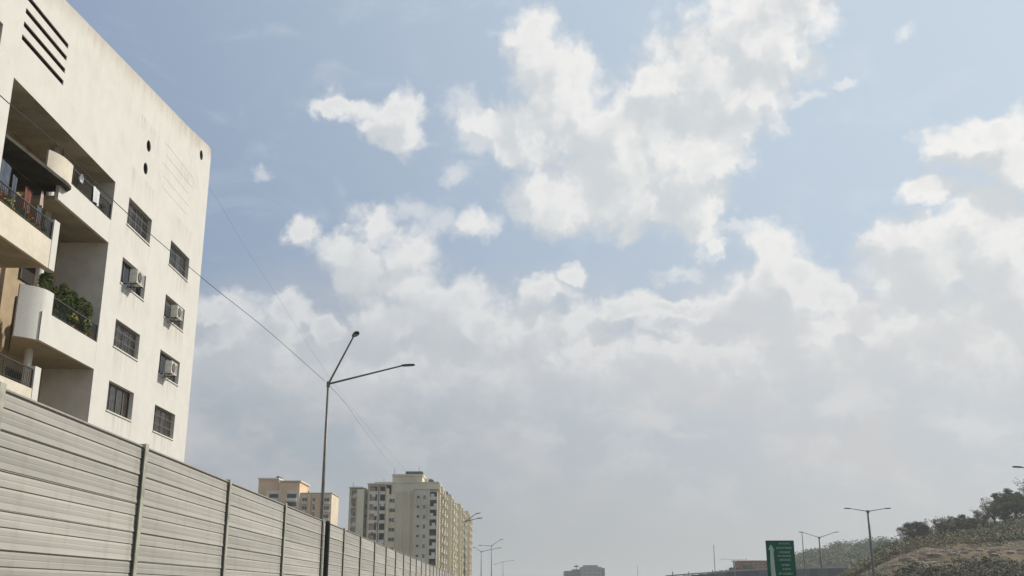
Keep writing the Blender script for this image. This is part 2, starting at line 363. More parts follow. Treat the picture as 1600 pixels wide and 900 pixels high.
# ------------------------------------------------------------------ mesh helpers
class MB:
    def __init__(s): s.v = []; s.f = []; s.m = []; s.cur = 0
    def add(s, vs, fs):
        b = len(s.v); s.v += [tuple(x) for x in vs]
        for f in fs: s.f.append([b + i for i in f]); s.m.append(s.cur)
        return s
    def box(s, x0, x1, y0, y1, z0, z1):
        return s.add([(x0, y0, z0), (x1, y0, z0), (x1, y1, z0), (x0, y1, z0), (x0, y0, z1), (x1, y0, z1), (x1, y1, z1), (x0, y1, z1)],
                     [(0, 3, 2, 1), (4, 5, 6, 7), (0, 1, 5, 4), (1, 2, 6, 5), (2, 3, 7, 6), (3, 0, 4, 7)])
    def tube(s, pts, r, n=8, caps=True):
        pts = [Vector(p) for p in pts]
        rs = r if isinstance(r, (list, tuple)) else [r] * len(pts)
        b = len(s.v); up = None
        for i, p in enumerate(pts):
            d = (pts[min(i + 1, len(pts) - 1)] - pts[max(i - 1, 0)]).normalized()
            if up is None: up = Vector((0, 0, 1)) if abs(d.z) < 0.9 else Vector((1, 0, 0))
            a = d.cross(up).normalized(); c = a.cross(d).normalized(); up = c
            for k in range(n):
                th = 2 * math.pi * k / n
                s.v.append(tuple(p + (a * math.cos(th) + c * math.sin(th)) * rs[i]))
        for i in range(len(pts) - 1):
            for k in range(n):
                q = (k + 1) % n
                s.f.append([b + i * n + k, b + i * n + q, b + (i + 1) * n + q, b + (i + 1) * n + k]); s.m.append(s.cur)
        if caps:
            s.f.append([b + k for k in range(n)][::-1]); s.m.append(s.cur)
            s.f.append([b + (len(pts) - 1) * n + k for k in range(n)]); s.m.append(s.cur)
        return s
    def prism(s, poly, z0, z1):          # poly: list of (x, y), counter-clockwise
        n = len(poly)
        vs = [(x, y, z0) for x, y in poly] + [(x, y, z1) for x, y in poly]
        return s.add(vs, [tuple(range(n))[::-1], tuple(range(n, 2 * n))] + [(i, (i + 1) % n, n + (i + 1) % n, n + i) for i in range(n)])
    def mesh(s, name, mats, smooth=False):
        me = bpy.data.meshes.new(name); me.from_pydata(s.v, [], s.f)
        for m in (mats if isinstance(mats, (list, tuple)) else [mats]): me.materials.append(MAT[m])
        for i, p in enumerate(me.polygons): p.material_index = s.m[i]; p.use_smooth = smooth
        me.update(); return me
    def build(s, name, mats, parent=None, smooth=False, loc=None, **tags):
        o = bpy.data.objects.new(name, s.mesh(name, mats, smooth)); C.objects.link(o)
        if parent: o.parent = parent
        if loc is not None: o.location = loc
        for k, v in tags.items(): o[k] = v
        return o
def thing(name, label, category, loc=(0, 0, 0), rz=0.0, group=None):
    o = bpy.data.objects.new(name, None); C.objects.link(o); o.location = loc; o.rotation_euler = (0, 0, rz)
    o.empty_display_size = 0.2; o['label'] = label; o['category'] = category
    if group: o['group'] = group
    return o
def put(name, me, parent, loc=(0, 0, 0), rz=0.0, sc_=(1, 1, 1), **tags):
    o = bpy.data.objects.new(name, me); C.objects.link(o)
    if parent: o.parent = parent
    o.location = loc; o.rotation_euler = (0, 0, rz); o.scale = sc_
    for k, v in tags.items(): o[k] = v
    return o
def copy_tree(root, loc, rz, label, sc_=(1, 1, 1)):
    r = root.copy(); C.objects.link(r); r.location = loc; r.rotation_euler = (0, 0, rz); r.scale = sc_; r['label'] = label
    for ch in list(root.children):
        c = ch.copy(); C.objects.link(c); c.parent = r
        for g_ in ch.children:
            d = g_.copy(); C.objects.link(d); d.parent = c
    return r

# ------------------------------------------------------------------ ground and roads
S = -0.0148                                   # the road bears very slightly left of straight ahead
ang = math.atan(-S)
mb = MB(); n = 40
xs = [-4000 + 8000 * i / n for i in range(n + 1)]
for j in range(n + 1):
    for i in range(n + 1): mb.v.append((xs[i], xs[j], GZ - 0.03))
for j in range(n):
    for i in range(n): mb.f.append([j * (n + 1) + i, j * (n + 1) + i + 1, (j + 1) * (n + 1) + i + 1, (j + 1) * (n + 1) + i]); mb.m.append(0)
mb.build('ground', 'soil', kind='structure')
def strip(name, a, b, y0, y1, z, m, h=0.0, **tags):
    mb = MB()
    q = [(a + S * y0, y0), (b + S * y0, y0), (b + S * y1, y1), (a + S * y1, y1)]
    if h: mb.prism(q, z, z + h)
    else: mb.add([(x, y, z) for x, y in q], [(0, 1, 2, 3)])
    return mb.build(name, m, kind='structure')
strip('service_road', -5.4, 4.0, -60, 600, GZ, 'asphalt')
strip('highway', 6.5, 30, -60, 600, GZ, 'asphalt')
strip('kerb', -5.75, -5.4, -60, 600, GZ - 0.02, 'kerb_stone', 0.15)
strip('median_kerb', 4.0, 4.3, -60, 600, GZ - 0.02, 'kerb_stone', 0.15)
strip('highway_kerb', 6.2, 6.5, -60, 600, GZ - 0.02, 'kerb_stone', 0.15)
mb = MB()
for x in (-0.7, 12.3, 18.2, 24.1):
    for y in range(-50, 590, 9):
        x0 = x + S * y; mb.add([(x0, y, GZ + .004), (x0 + .12, y, GZ + .004), (x0 + .12, y + 3, GZ + .004), (x0, y + 3, GZ + .004)], [(0, 1, 2, 3)])
mb.build('road_marking', 'road_paint', kind='structure')

# ------------------------------------------------------------------ the noise barrier along the left
FX = -6.55
fence = thing('noise_barrier', 'long grey sheet metal noise barrier with olive steel posts along the left roadside', 'fence', (FX, 0, 0), ang)
H = 0.505; TOP = 2.56
prof = []                                     # one panel: two pressed bands with a hooded groove under each lip
def band(z_top, z_bot, fat):
    n_ = 3 if fat else 2
    pts = [(0.026, z_top), (0.027, z_top - 0.008), (0.008, z_top - 0.013), (0.008, z_top - 0.020), (0.018, z_top - 0.040)]
    hh = (z_top - 0.050 - z_bot) / n_
    for i in range(n_):
        zt = z_top - 0.050 - hh * i
        pts += [(0.022, zt - hh * 0.12), (0.022, zt - hh * 0.80), (0.0195, zt - hh * 0.92)] if i < n_ - 1 else [(0.024, zt - hh * 0.15)]
    return pts
prof = band(0.0, -0.205, False) + band(-0.205, -H, True) + [(0.034, -H)]
def panel_mesh(L=1.0):
    mb = MB(); b = 0
    for x, z in prof: mb.v += [(x, 0, z), (x, L, z)]
    for i in range(len(prof) - 1): mb.f.append([2 * i, 2 * i + 1, 2 * i + 3, 2 * i + 2][::-1]); mb.m.append(0)
    mb.v += [(-0.05, 0, 0), (-0.05, L, 0), (-0.05, 0, -H), (-0.05, L, -H)]
    k = 2 * len(prof); mb.f += [[k, k + 1, k + 3, k + 2], [0, 1, k + 1, k][::-1]]; mb.m += [0, 0]
    return mb.mesh('panel', 'barrier_sheet')
pm = panel_mesh()
mb = MB()                                     # H section post
mb.box(-0.10, -0.085, -0.09, 0.09, GZ - .05, TOP + 0.07); mb.box(0.075, 0.09, -0.085, 0.085, GZ - .05, TOP + 0.07); mb.box(-0.085, 0.075, -0.006, 0.006, GZ - .05, TOP + 0.07)
post_me = mb.mesh('post', 'barrier_post')
posts = [-9.4, -3.4, 2.4, 8.3]
for x in (5, 222, 355, 443, 502, 536, 562):
    posts.append(6.55 * F_PX / (775 - x) / CP - 2.59 * SP / CP)
posts[4] = 13.4
while posts[-1] < 165: posts.append(posts[-1] + 6.05)
random.seed(3)
for i, y in enumerate(posts):
    put('post', post_me, fence, (0, y, 0))
    if i < len(posts) - 1:
        L = posts[i + 1] - y - 0.02
        for k in range(10):
            put('panel', pm, fence, (random.uniform(-.003, .003), y + 0.01, TOP - k * H + random.uniform(-.003, .003)), 0, (1, L, 0.995))
mb = MB()
for a, b in zip(posts[:-1], posts[1:]): mb.box(-0.055, 0.045, a + 0.1, b - 0.1, TOP + 0.003, TOP + 0.028)
mb.build('top_rail', 'barrier_sheet', fence, kind='stuff')
mb = MB(); yb = posts[8] + 0.15
mb.tube([(0.22, yb, GZ), (0.22, yb, TOP - .10), (.22, yb, TOP - .02), (.22, yb, TOP + .01)], [.095, .095, .08, .03], 12)
mb.build('black_post', 'post_black', fence, label='black painted post beside the fifth olive post')

# ------------------------------------------------------------------ the apartment building on the left
BX = -18.4
apt = thing('apartment_building', 'large cream plastered apartment building with recessed balconies rising behind the barrier', 'building', (0, 0, 0))
def circ(y, z, r, n=18): return [(y + r * math.cos(2 * math.pi * k / n), z + r * math.sin(2 * math.pi * k / n)) for k in range(n)]
def rect(y0, y1, z0, z1): return [(y0, z0), (y1, z0), (y1, z1), (y0, z1)]
outline = [(12, GZ), (58.62, GZ), (58.64, 25.5), (58.45, 25.95), (58.0, 25.98), (54.3, 25.42), (46, 24.42), (37.8, 23.42), (26, 21.95), (12, 20.2)]
RY0, RY1, RZ = 34.62, 44.85, 18.25
rows = [(16.90, 18.24), (13.98, 15.22), (10.92, 12.20), (7.94, 9.29), (4.95, 6.25), (1.95, 3.25)]
cols = [(46.70, 49.95), (53.05, 56.38)]
win = [(c[0], c[1], r[0], r[1]) for r in rows for c in cols] + [(30.9, 33.35, 18.7, 19.7), (30.9, 33.35, 15.7, 16.9)]
slots = [(34.76, 38.5, z - 0.11, z + 0.11) for z in (21.70, 21.14, 20.57, 20.02)]
holes_c = [(48.45, 21.68, 0.30), (48.35, 20.41, 0.30), (56.8, 24.83, 0.30)]
holes = [(rect(RY0, RY1, GZ + 0.05, RZ), None)] + [(rect(*q), 1.3) for q in win] + [(rect(*q), 1.0) for q in slots] + [(circ(*q), 1.01) for q in holes_c]
mb = MB()
loops = [outline] + [h[0] for h in holes]
flat = [p for l in loops for p in l]
tris = tessellate_polygon([[Vector((y, z, 0)) for y, z in l] for l in loops])
vs = [(BX, y, z) for y, z in flat]
fs = []
for a, b, c in tris:
    va, vb, vc = Vector(vs[a]), Vector(vs[b]), Vector(vs[c])
    nrm = (vb - va).cross(vc - va)
    fs.append((a, b, c) if nrm.x > 0 else (a, c, b))
mb.add(vs, fs)
BACK = BX - 16
no = len(outline)
mb.add([(BX, y, z) for y, z in outline] + [(BACK, y, z) for y, z in outline], [(i, (i + 1) % no, no + (i + 1) % no, no + i) for i in range(no)] + [tuple(range(no, 2 * no))])
for lp, d in holes:
    if d is None: continue
    k = len(lp)
    mb.cur = 0
    rv = 0.34 if d == 1.3 else 0.05
    mb.add([(BX, y, z) for y, z in lp] + [(BX - rv, y, z) for y, z in lp], [(i, (i + 1) % k, k + (i + 1) % k, k + i) for i in range(k)])
    mb.cur = 1  # inner faces coloured dark for shade; slots and holes start close to the face
    mb.add([(BX - rv, y, z) for y, z in lp] + [(BX - d, y, z) for y, z in lp], [(i, (i + 1) % k, k + (i + 1) % k, k + i) for i in range(k)] + [tuple(range(k, 2 * k))])
mb.cur = 0
mb.build('wall', ['plaster', 'interior_shade'], apt)
# the five plastered-over slots between the round holes
mb = MB()
for z, a, b in ((22.95, 50.6, 56.4), (22.35, 50.4, 56.2), (21.75, 50.5, 56.1), (21.1, 50.4, 55.9), (20.5, 50.6, 55.6)):
    mb.box(BX - .001, BX + 0.008, a + random.uniform(0, .8), b - random.uniform(0, 1.2), z - 0.03, z + 0.02)
mb.build('filled_slots', 'plaster', apt)
# recess shell: back wall, side walls, ceiling
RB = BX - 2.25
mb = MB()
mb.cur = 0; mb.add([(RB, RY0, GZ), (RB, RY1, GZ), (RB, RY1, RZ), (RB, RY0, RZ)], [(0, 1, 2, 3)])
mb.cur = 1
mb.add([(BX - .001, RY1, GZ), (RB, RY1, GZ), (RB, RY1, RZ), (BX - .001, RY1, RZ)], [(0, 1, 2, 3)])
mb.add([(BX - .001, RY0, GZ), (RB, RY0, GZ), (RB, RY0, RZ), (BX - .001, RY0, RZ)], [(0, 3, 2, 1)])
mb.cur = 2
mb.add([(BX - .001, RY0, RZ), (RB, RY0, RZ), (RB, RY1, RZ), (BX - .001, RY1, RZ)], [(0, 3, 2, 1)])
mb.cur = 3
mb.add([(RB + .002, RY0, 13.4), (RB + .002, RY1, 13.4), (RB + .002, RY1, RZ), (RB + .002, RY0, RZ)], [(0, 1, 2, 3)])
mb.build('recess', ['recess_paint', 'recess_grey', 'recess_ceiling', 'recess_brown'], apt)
MB().tube([(-19.5, 40.95, GZ), (-19.5, 40.95, RZ)], 0.16, 14).build('column', 'plaster', apt, smooth=True)
# thin moulded pilaster left of the recess
mb = MB(); mb.box(BX - .001, BX + 0.10, 12.0, RY0 - 0.02, GZ, 19.4 + .1); mb.build('pilaster', 'plaster', apt) if False else None
# balcony doors in the back wall of the recess
dm = MB(); dm.box(0, 0.06, 0, 2.6, 0, 2.15)  # solid dark sheet, its colour stands for the unlit room behind
door_me = dm.mesh('balcony_door', 'interior_shade')
fm = MB()
for a, b, c, d in ((-.06, 2.66, 2.15, 2.22), (-.06, 0, 0, 2.15), (2.6, 2.66, 0, 2.15), (1.27, 1.33, 0, 2.15)): fm.box(0.0, 0.09, a, b, c, d)
dframe_me = fm.mesh('frame', 'window_metal')
for z in (15.45, 12.6, 9.6, 6.6, 3.6):
    for y in (35.3, 41.6):
        d = put('balcony_door', door_me, apt, (RB + 0.003, y, z)); put('frame', dframe_me, d)
# balconies
def arc_pts(dx=0.0):     # rounded inner end: plan points going from the front wall round into the recess
    return [(BX + dx, 39.75), (BX + dx - 0.03, 39.45), (BX + dx - 0.14, 39.20), (BX + dx - 0.30, 38.98), (BX + dx - 0.50, 38.78), (BX + dx - 0.68, 38.62)]
def smooth_pts(pts, k=5):
    out = []
    for i in range(len(pts) - 1):
        p0, p1, p2, p3 = [Vector(pts[min(max(i + d, 0), len(pts) - 1)]) for d in (-1, 0, 1, 2)]
        for q in range(k):
            t = q / k
            v = 0.5 * ((2 * p1) + (p2 - p0) * t + (2 * p0 - 5 * p1 + 4 * p2 - p3) * t * t + (3 * p1 - p0 - 3 * p2 + p3) * t ** 3); out.append((v.x, v.y))
    return out + [tuple(pts[-1])]
def wall_strip(mb, pts, th, z0, z1):       # a wall of thickness th that follows plan points, thickness away from the road
    pts = smooth_pts(pts)
    inner = []
    for i, p in enumerate(pts):
        a = Vector(pts[max(i - 1, 0)]); b = Vector(pts[min(i + 1, len(pts) - 1)])
        d = (b - a).normalized(); nrm = Vector((d.y, -d.x))
        if nrm.x > 0 or (abs(nrm.x) < 0.2 and nrm.y < 0): nrm = -nrm
        inner.append((p[0] + nrm.x * th, p[1] + nrm.y * th))
    poly = list(pts) + inner[::-1]
    area = sum(poly[i][0] * poly[(i + 1) % len(poly)][1] - poly[(i + 1) % len(poly)][0] * poly[i][1] for i in range(len(poly)))
    mb.prism(poly if area > 0 else poly[::-1], z0, z1)
def railing(parent, x, y0, y1, z0, z1, step=0.14, mid=True):
    mb = MB()
    mb.box(x - .025, x + .025, y0, y1, z1 - .05, z1)
    if mid: mb.box(x - .012, x + .012, y0, y1, z0 + .08, z0 + .105)
    y = y0 + .05
    while y < y1: mb.box(x - .008, x + .008, y, y + .016, z0, z1 - .05); y += step
    k = max(2, int((y1 - y0) / 1.6))
    for i in range(k + 1): yy = y0 + (y1 - y0 - .04) * i / k; mb.box(x - .02, x + .02, yy, yy + .04, z0, z1 - .05)
    return mb.build('railing', 'rail_dark', parent)
def left_balcony(z0, zp, ze):
    mb = MB()
    mb.box(BX - 0.12, BX - 0.002, RY0 - 2.0, 39.28, z0, zp)
    b = mb.build('balcony', 'plaster_balcony', apt)
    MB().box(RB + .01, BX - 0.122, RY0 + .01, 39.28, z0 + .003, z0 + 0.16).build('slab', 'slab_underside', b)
    q = MB(); q.prism([(BX - 0.30, 39.285), (BX + 0.02, 39.285), (BX + 0.04, 39.75), (BX - 0.05, 39.93), (BX - 0.30, 39.95)], z0 - .004, ze)
    q.build('end_pier', 'plaster', b)
    railing(b, BX - 0.06, RY0, 39.28, zp, ze - 0.12)
    return b
for z0 in (12.33, 6.32, 0.3): left_balcony(z0, z0 + 1.16, z0 + 2.05)
def right_balcony(z0):
    mb = MB()
    pts = [(BX - .002, RY1 - .003), (BX - .002, 39.8)] + arc_pts(-.002)[1:]
    wall_strip(mb, pts, 0.14, z0, z0 + 1.2)
    # slab
    poly = [(BX - .1, RY1 - .005), (BX - .1, 39.75), (BX - .24, 39.3), (BX - .62, 38.85), (BX - .9, 38.95), (RB + .01, 41.6), (RB + .01, RY1 - .005)]
    b = mb.build('balcony', 'plaster', apt)
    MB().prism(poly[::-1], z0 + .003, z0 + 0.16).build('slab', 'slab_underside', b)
    return b, pts
for i, z0 in enumerate((9.42, 3.4)):
    b, pts = right_balcony(z0)
    q = MB(); wall_strip(q, [(BX + .006, 40.1)] + [(x + .006, y - .004) for x, y in pts[1:]], 0.16, z0 - .004, z0 + 2.07); q.build('curved_screen', 'plaster', b)
    railing(b, BX - 0.08, 40.1, RY1, z0 + 1.2, z0 + 2.0)
mb = MB(); mb.box(BX - 0.14, BX - .002, 39.35, RY1 - .003, 15.29, 16.36)
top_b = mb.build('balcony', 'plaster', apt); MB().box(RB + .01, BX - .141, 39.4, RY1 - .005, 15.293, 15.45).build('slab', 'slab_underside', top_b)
railing(top_b, BX - 0.08, 40.6, RY1, 16.36, 17.15)
# the deck over the upper left balcony with its rounded planter
deck = [(BX - .002, RY0 + .01), (BX + .30, 39.5), (BX + .26, 39.85), (BX + .02, 40.08), (RB + .02, 40.08), (RB + .02, RY0 + .01)]
mb = MB(); mb.prism(deck, 15.88, 16.02); dk = mb.build('deck', 'deck_shade', apt)
q = MB(); wall_strip(q, [(BX + .02, 40.07), (BX + .24, 39.84), (BX + .295, 39.5), (BX + .27, 38.9), (BX + .16, 38.45), (BX - .02, 38.1)], 0.12, 16.02, 16.90)
q.build('curved_parapet', 'plaster_balcony', dk)

# windows of the front wall
def window(y0, y1, z0, z1, curtain, grille=True):
    W, Hh = y1 - y0, z1 - z0
    x = BX - 0.20
    f = MB()
    t = 0.055
    f.box(x - .05, x, y0 + .002, y1 - .002, z0 + .002, z0 + t); f.box(x - .05, x, y0 + .002, y1 - .002, z1 - t, z1 - .002)
    f.box(x - .05, x, y0 + .002, y0 + t, z0 + t, z1 - t); f.box(x - .05, x, y1 - t, y1 - .002, z0 + t, z1 - t)
    for k in (1, 2, 3): yy = y0 + W * k / 4; f.box(x - .045, x - .003, yy - .028, yy + .028, z0 + t, z1 - t)
    o = f.build('window', 'window_metal', apt)
    MB().add([(x - .03, y0 + t, z0 + t), (x - .03, y1 - t, z0 + t), (x - .03, y1 - t, z1 - t), (x - .03, y0 + t, z1 - t)], [(0, 1, 2, 3)]).build('pane', 'glass', o)
    if grille:
        gq = MB()
        yy = y0 + .12
        while yy < y1 - .05: gq.box(BX - .10, BX - .088, yy, yy + .014, z0 + .004, z1 - .004); yy += 0.16
        for zz in (z0 + Hh * .33, z0 + Hh * .66): gq.box(BX - .086, BX - .074, y0 + .004, y1 - .004, zz, zz + .02)
        gq.build('grille', 'grille_metal', o)
    for (a, b, m) in curtain:                 # wavy curtains
        c = MB(); n_ = int((b - a) * W / 0.05)
        vs = []
        for i in range(n_ + 1):
            yy = y0 + W * (a + (b - a) * i / n_); xx = x - .09 + 0.03 * math.sin(i * 1.3)
            vs += [(xx, yy, z0 + .02), (xx, yy, z1 - .02)]
        c.add(vs, [(2 * i, 2 * i + 2, 2 * i + 3, 2 * i + 1) for i in range(n_)]); c.build('curtain', m, o)
    MB().box(BX - .05, BX + .045, y0 - .03, y1 + .03, z0 - .06, z0 - .002).build('sill', 'plaster', o)
CT, CG = 'curtain_tan', 'curtain_grey'
curt = [[(.05, .42, CG)], [(.55, .95, CG)], [(0, .3, CG)], [(.6, 1, CG)], [(.05, .45, CG), (.62, .95, CG)], [(.5, 1, CG)], [(.04, .96, CT)], [(.3, .98, CT)], [(.1, .5, CT)], [], [], [(0, .5, CT)], [], []]
for k, (q, c) in enumerate(zip(win, curt)): window(*q, c, k not in (2, 5, 6))

# air conditioners
acm = MB(); acm.box(0, 0.34, 0, 0.95, 0, 0.66)
ac_me = acm.mesh('casing', 'ac_white')
q = MB(); q.tube([(0.341, 0.36, 0.33), (0.352, 0.36, 0.33)], 0.26, 20)
fan_me = q.mesh('fan_opening', 'ac_dark')
q = MB()
for r in (.08, .15, .22): q.tube([(0.36, .36 + r * math.cos(a * math.pi / 8), .33 + r * math.sin(a * math.pi / 8)) for a in range(17)], 0.007, 4, False)
for a in range(4): c_, s_ = math.cos(a * math.pi / 4) * .26, math.sin(a * math.pi / 4) * .26; q.tube([(.362, .36 - c_, .33 - s_), (.362, .36 + c_, .33 + s_)], .007, 4)
fg_me = q.mesh('fan_grille', 'ac_white')
q = MB()
for i in range(7): q.box(.341, .348, .68, .90, .10 + .07 * i, .125 + .07 * i)
lv_me = q.mesh('louvre', 'ac_dark')
q = MB()
q.box(-.34, .36, 0, .04, -.045, -.004); q.tube([(-.30, .02, -.30), (.30, .02, -.03)], .014, 5)
br_me = q.mesh('bracket', 'rail_dark')
q = MB(); q.tube([(.1, 0.0, .1), (.0, -.12, -.1), (-.26, -.14, -.5), (-.28, -.10, -1.3)], .018, 6)
hose_me = q.mesh('drain_hose', 'pot_pale')
for (y, z, lab) in ((47.25, 14.12, 'boxy white air conditioner outside the window next to the balconies'),
                    (53.45, 14.05, 'white air conditioner outside the second highest window in the corner column'),
                    (53.35, 11.0, 'white air conditioner outside the third highest window in the corner column')):
    a = thing('air_conditioner', lab, 'air conditioner', (BX + 0.22, y, z), group='air conditioners on the apartment wall')
    for nm, me in (('casing', ac_me), ('fan_opening', fan_me), ('fan_grille', fg_me), ('louvre', lv_me), ('drain_hose', hose_me)): put(nm, me, a)
    put('bracket', br_me, a, (0, .12, 0)); put('bracket', br_me, a, (0, .80, 0))

# plants, pots and washing on the balconies
def leaves(mb, cx, cy, cz, rx, ry, rz, n, s, rnd=random, up=False):
    for _ in range(n):
        while True:
            a, b, c = rnd.uniform(-1, 1), rnd.uniform(-1, 1), rnd.uniform(-1, 1)
            if a * a + b * b + c * c < 1: break
        p = Vector((cx + a * rx, cy + b * ry, cz + c * rz))
        d = Vector((rnd.gauss(0, 1), rnd.gauss(0, 1), rnd.gauss(0, 1))).normalized(); e = d.orthogonal().normalized()
        if up: nn = (d + Vector((0.35, -0.35, 1.1))).normalized(); d = nn.orthogonal().normalized(); d.rotate(Matrix.Rotation(rnd.uniform(0, 6.28), 3, nn)); e = nn.cross(d)
        k = s * rnd.uniform(.6, 1.4)
        mb.add([p - d * k, p + e * k * .45, p + d * k, p - e * k * .45], [(0, 1, 2, 3)])
def plant(loc, h, w_, n, label, pot='pot_clay', flower=None, leaf=0.07, hang=0.0, potr=0.14):
    t = thing('potted_plant', label, 'plant', loc, group='potted plants on the balconies')
    mb = MB(); mb.tube([(0, 0, 0), (0, 0, .24), (0, 0, .26)], [potr * .7, potr, potr * 1.08], 12); mb.build('pot', pot, t)
    mb = MB()
    for k in range(7):
        a = random.uniform(0, 6.3); rr = w_ * random.uniform(.1, .7)
        mb.tube([(0, 0, .2), (rr * .4 * math.cos(a), rr * .4 * math.sin(a), .2 + h * .5), (rr * math.cos(a), rr * math.sin(a), .2 + h * random.uniform(.7, 1))], .008, 4)
    mb.build('stem', 'bark', t)
    mb = MB()
    for k in range(9):
        a = random.uniform(0, 6.3); rr = w_ * random.uniform(0, .75)
        leaves(mb, rr * math.cos(a) * .45, rr * math.sin(a) * 1.5, .25 + h * (.12 + .095 * k + random.uniform(-.12, .12)), w_ * .26, w_ * random.uniform(.3, .75), h * random.uniform(.10, .22), n // 9, leaf)
    if hang:
        for k in range(6): leaves(mb, random.uniform(.1, .25), random.uniform(-w_, w_) * .8, -random.uniform(0, hang), .10, .16, .2, n // 14, leaf)
    mb.build('foliage', 'leaf_balcony', t, kind='stuff')
    if flower:
        mb = MB()
        for k in range(12):
            a = random.uniform(0, 6.3); rr = w_ * random.uniform(.2, .9)
            leaves(mb, .1 + rr * .3 * math.cos(a), rr * math.sin(a), .25 + h * random.uniform(.5, 1.0), .03, .03, .03, 6, .045)
        mb.build('flower', flower, t, kind='stuff')
    return t
random.seed(11)
zlr = 9.42 + 0.16
# shelves behind the parapets that carry the pots
MB().box(BX - .62, BX - .15, 39.9, RY1 - .01, zlr + .66, zlr + .70).box(BX - .33, BX - .15, 41.8, 44.3, 10.46, 10.50).build('plant_shelf', 'plaster', apt)
MB().box(BX - .42, BX - .125, RY0 + .02, 39.2, 13.10, 13.14).build('plant_shelf', 'plaster', apt)
MB().box(BX - .45, BX - .145, 43.4, RY1 - .01, 16.16, 16.20).build('plant_shelf', 'plaster', apt)
LB = [(40.15, 1.85, .45, 'tall bushy plant spilling at the rounded end of the leafy balcony'), (40.9, 1.7, .5, 'dense green plant behind the railing, second from the rounded screen'),
      (41.7, 1.75, .5, 'dense green plant left of centre on the leafy balcony'), (42.5, 1.6, .5, 'bushy green plant right of centre on the leafy balcony'),
      (43.3, 1.9, .6, 'drooping green plant near the right end of the leafy balcony'), (44.1, 1.85, .55, 'low green plant against the side wall of the leafy balcony')]
for y, h, w_, lab in LB: plant((BX - 0.34, y, zlr + .70), h, w_, 2300, lab, leaf=0.085, pot='pot_clay')
for y, lab in ((42.3, 'yellow flecked plant nearer the middle of the leafy balcony railing'), (43.7, 'yellow flecked plant nearer the side wall on the leafy balcony railing')):
    plant((BX - 0.16, y, 10.50), 0.55, .5, 700, lab, leaf=.06, pot='pot_clay', flower='flower_yellow')
zl = 12.33 + 1.16
for y, fl, h, lab in ((35.3, 'flower_orange', .45, 'orange flowering plant leftmost on the upper left parapet'), (36.0, 'flower_yellow', .35, 'yellow flowering plant on the upper left parapet'),
                   (36.75, None, .3, 'small pale potted herb between flowers on the upper left parapet'), (37.5, 'flower_orange', .4, 'orange flowering plant in the middle of the upper left parapet'),
                   (38.2, 'flower_orange', .3, 'short flowering plant on the right half of the upper left parapet'), (38.85, None, .45, 'dark leafy plant beside the bright end pier')):
    plant((BX - 0.22, y, zl - .35), h + .2, .30, 260, lab, flower=fl, leaf=.05, pot='pot_pale' if fl is None else 'pot_clay')
for y, h, lab in ((44.3, .5, 'small pale green plant at the right end of the top balcony'), (43.75, .35, 'small plant beside the white cloth on the top balcony')):
    plant((BX - 0.28, y, 16.2), h, .26, 220, lab, leaf=.06, pot='pot_pale')
def cloth(name, label, mat_, x, y0, y1, z0, z1, amp=.03, taper=0.0):
    mb = MB(); n_, m_ = 14, 6; th = .012
    for s_ in (0, 1):
        for j in range(m_ + 1):
            for i in range(n_ + 1):
                u, v = i / n_, j / m_
                yc = (y0 + y1) / 2; hw = (y1 - y0) / 2 * (1 - taper * (1 - v) if taper > 0 else 1 + taper * v)
                mb.v.append((x + amp * math.sin(u * 11 + v * 1.5) * (.4 + v) - s_ * th, yc + (u * 2 - 1) * hw, z1 - (z1 - z0) * v + .02 * math.sin(u * 5)))
    N = (n_ + 1) * (m_ + 1)
    for s_ in (0, 1):
        for j in range(m_):
            for i in range(n_):
                a = s_ * N + j * (n_ + 1) + i; mb.f.append([a, a + 1, a + n_ + 2, a + n_ + 1] if s_ else [a, a + n_ + 1, a + n_ + 2, a + 1]); mb.m.append(0)
    o = mb.build(name, mat_, smooth=True); o['label'] = label; o['category'] = 'laundry'; o['group'] = 'washing hung on the balconies'
cloth('hanging_shirt', 'pale pink shirt hung to dry above the bright end pier of the upper left balcony', 'cloth_pink', BX - .35, 38.55, 38.95, 14.75, 15.35, .02, .5)
cloth('hanging_towel', 'blue grey towel hung just below the pink shirt', 'cloth_blue', BX - .38, 38.50, 38.95, 13.7, 14.7)
cloth('hanging_cloth', 'dark red cloth hung in the shade left of the pink shirt', 'cloth_red', BX - .55, 37.7, 38.3, 14.3, 15.2)
cloth('hanging_sheet', 'wide blue sheet hung at the left edge of the upper left balcony', 'cloth_blue', BX - .25, 35.0, 35.9, 14.0, 15.2)
cloth('hanging_sheet', 'narrow grey blue sheet hung beside the wide blue sheet', 'cloth_blue', BX - .27, 36.1, 36.5, 13.9, 15.0)
cloth('draped_cloth', 'white cloth draped over the railing of the top right balcony', 'cloth_white', BX - .01, 42.6, 43.35, 16.5, 17.16)
MB().tube([(BX - .36, 34.7, 15.38), (BX - .36, 37, 15.33), (BX - .36, 40.0, 15.4)], .006, 5).build('washing_line', 'wire_rubber', None, label='thin washing line strung across the upper left balcony', category='washing line')
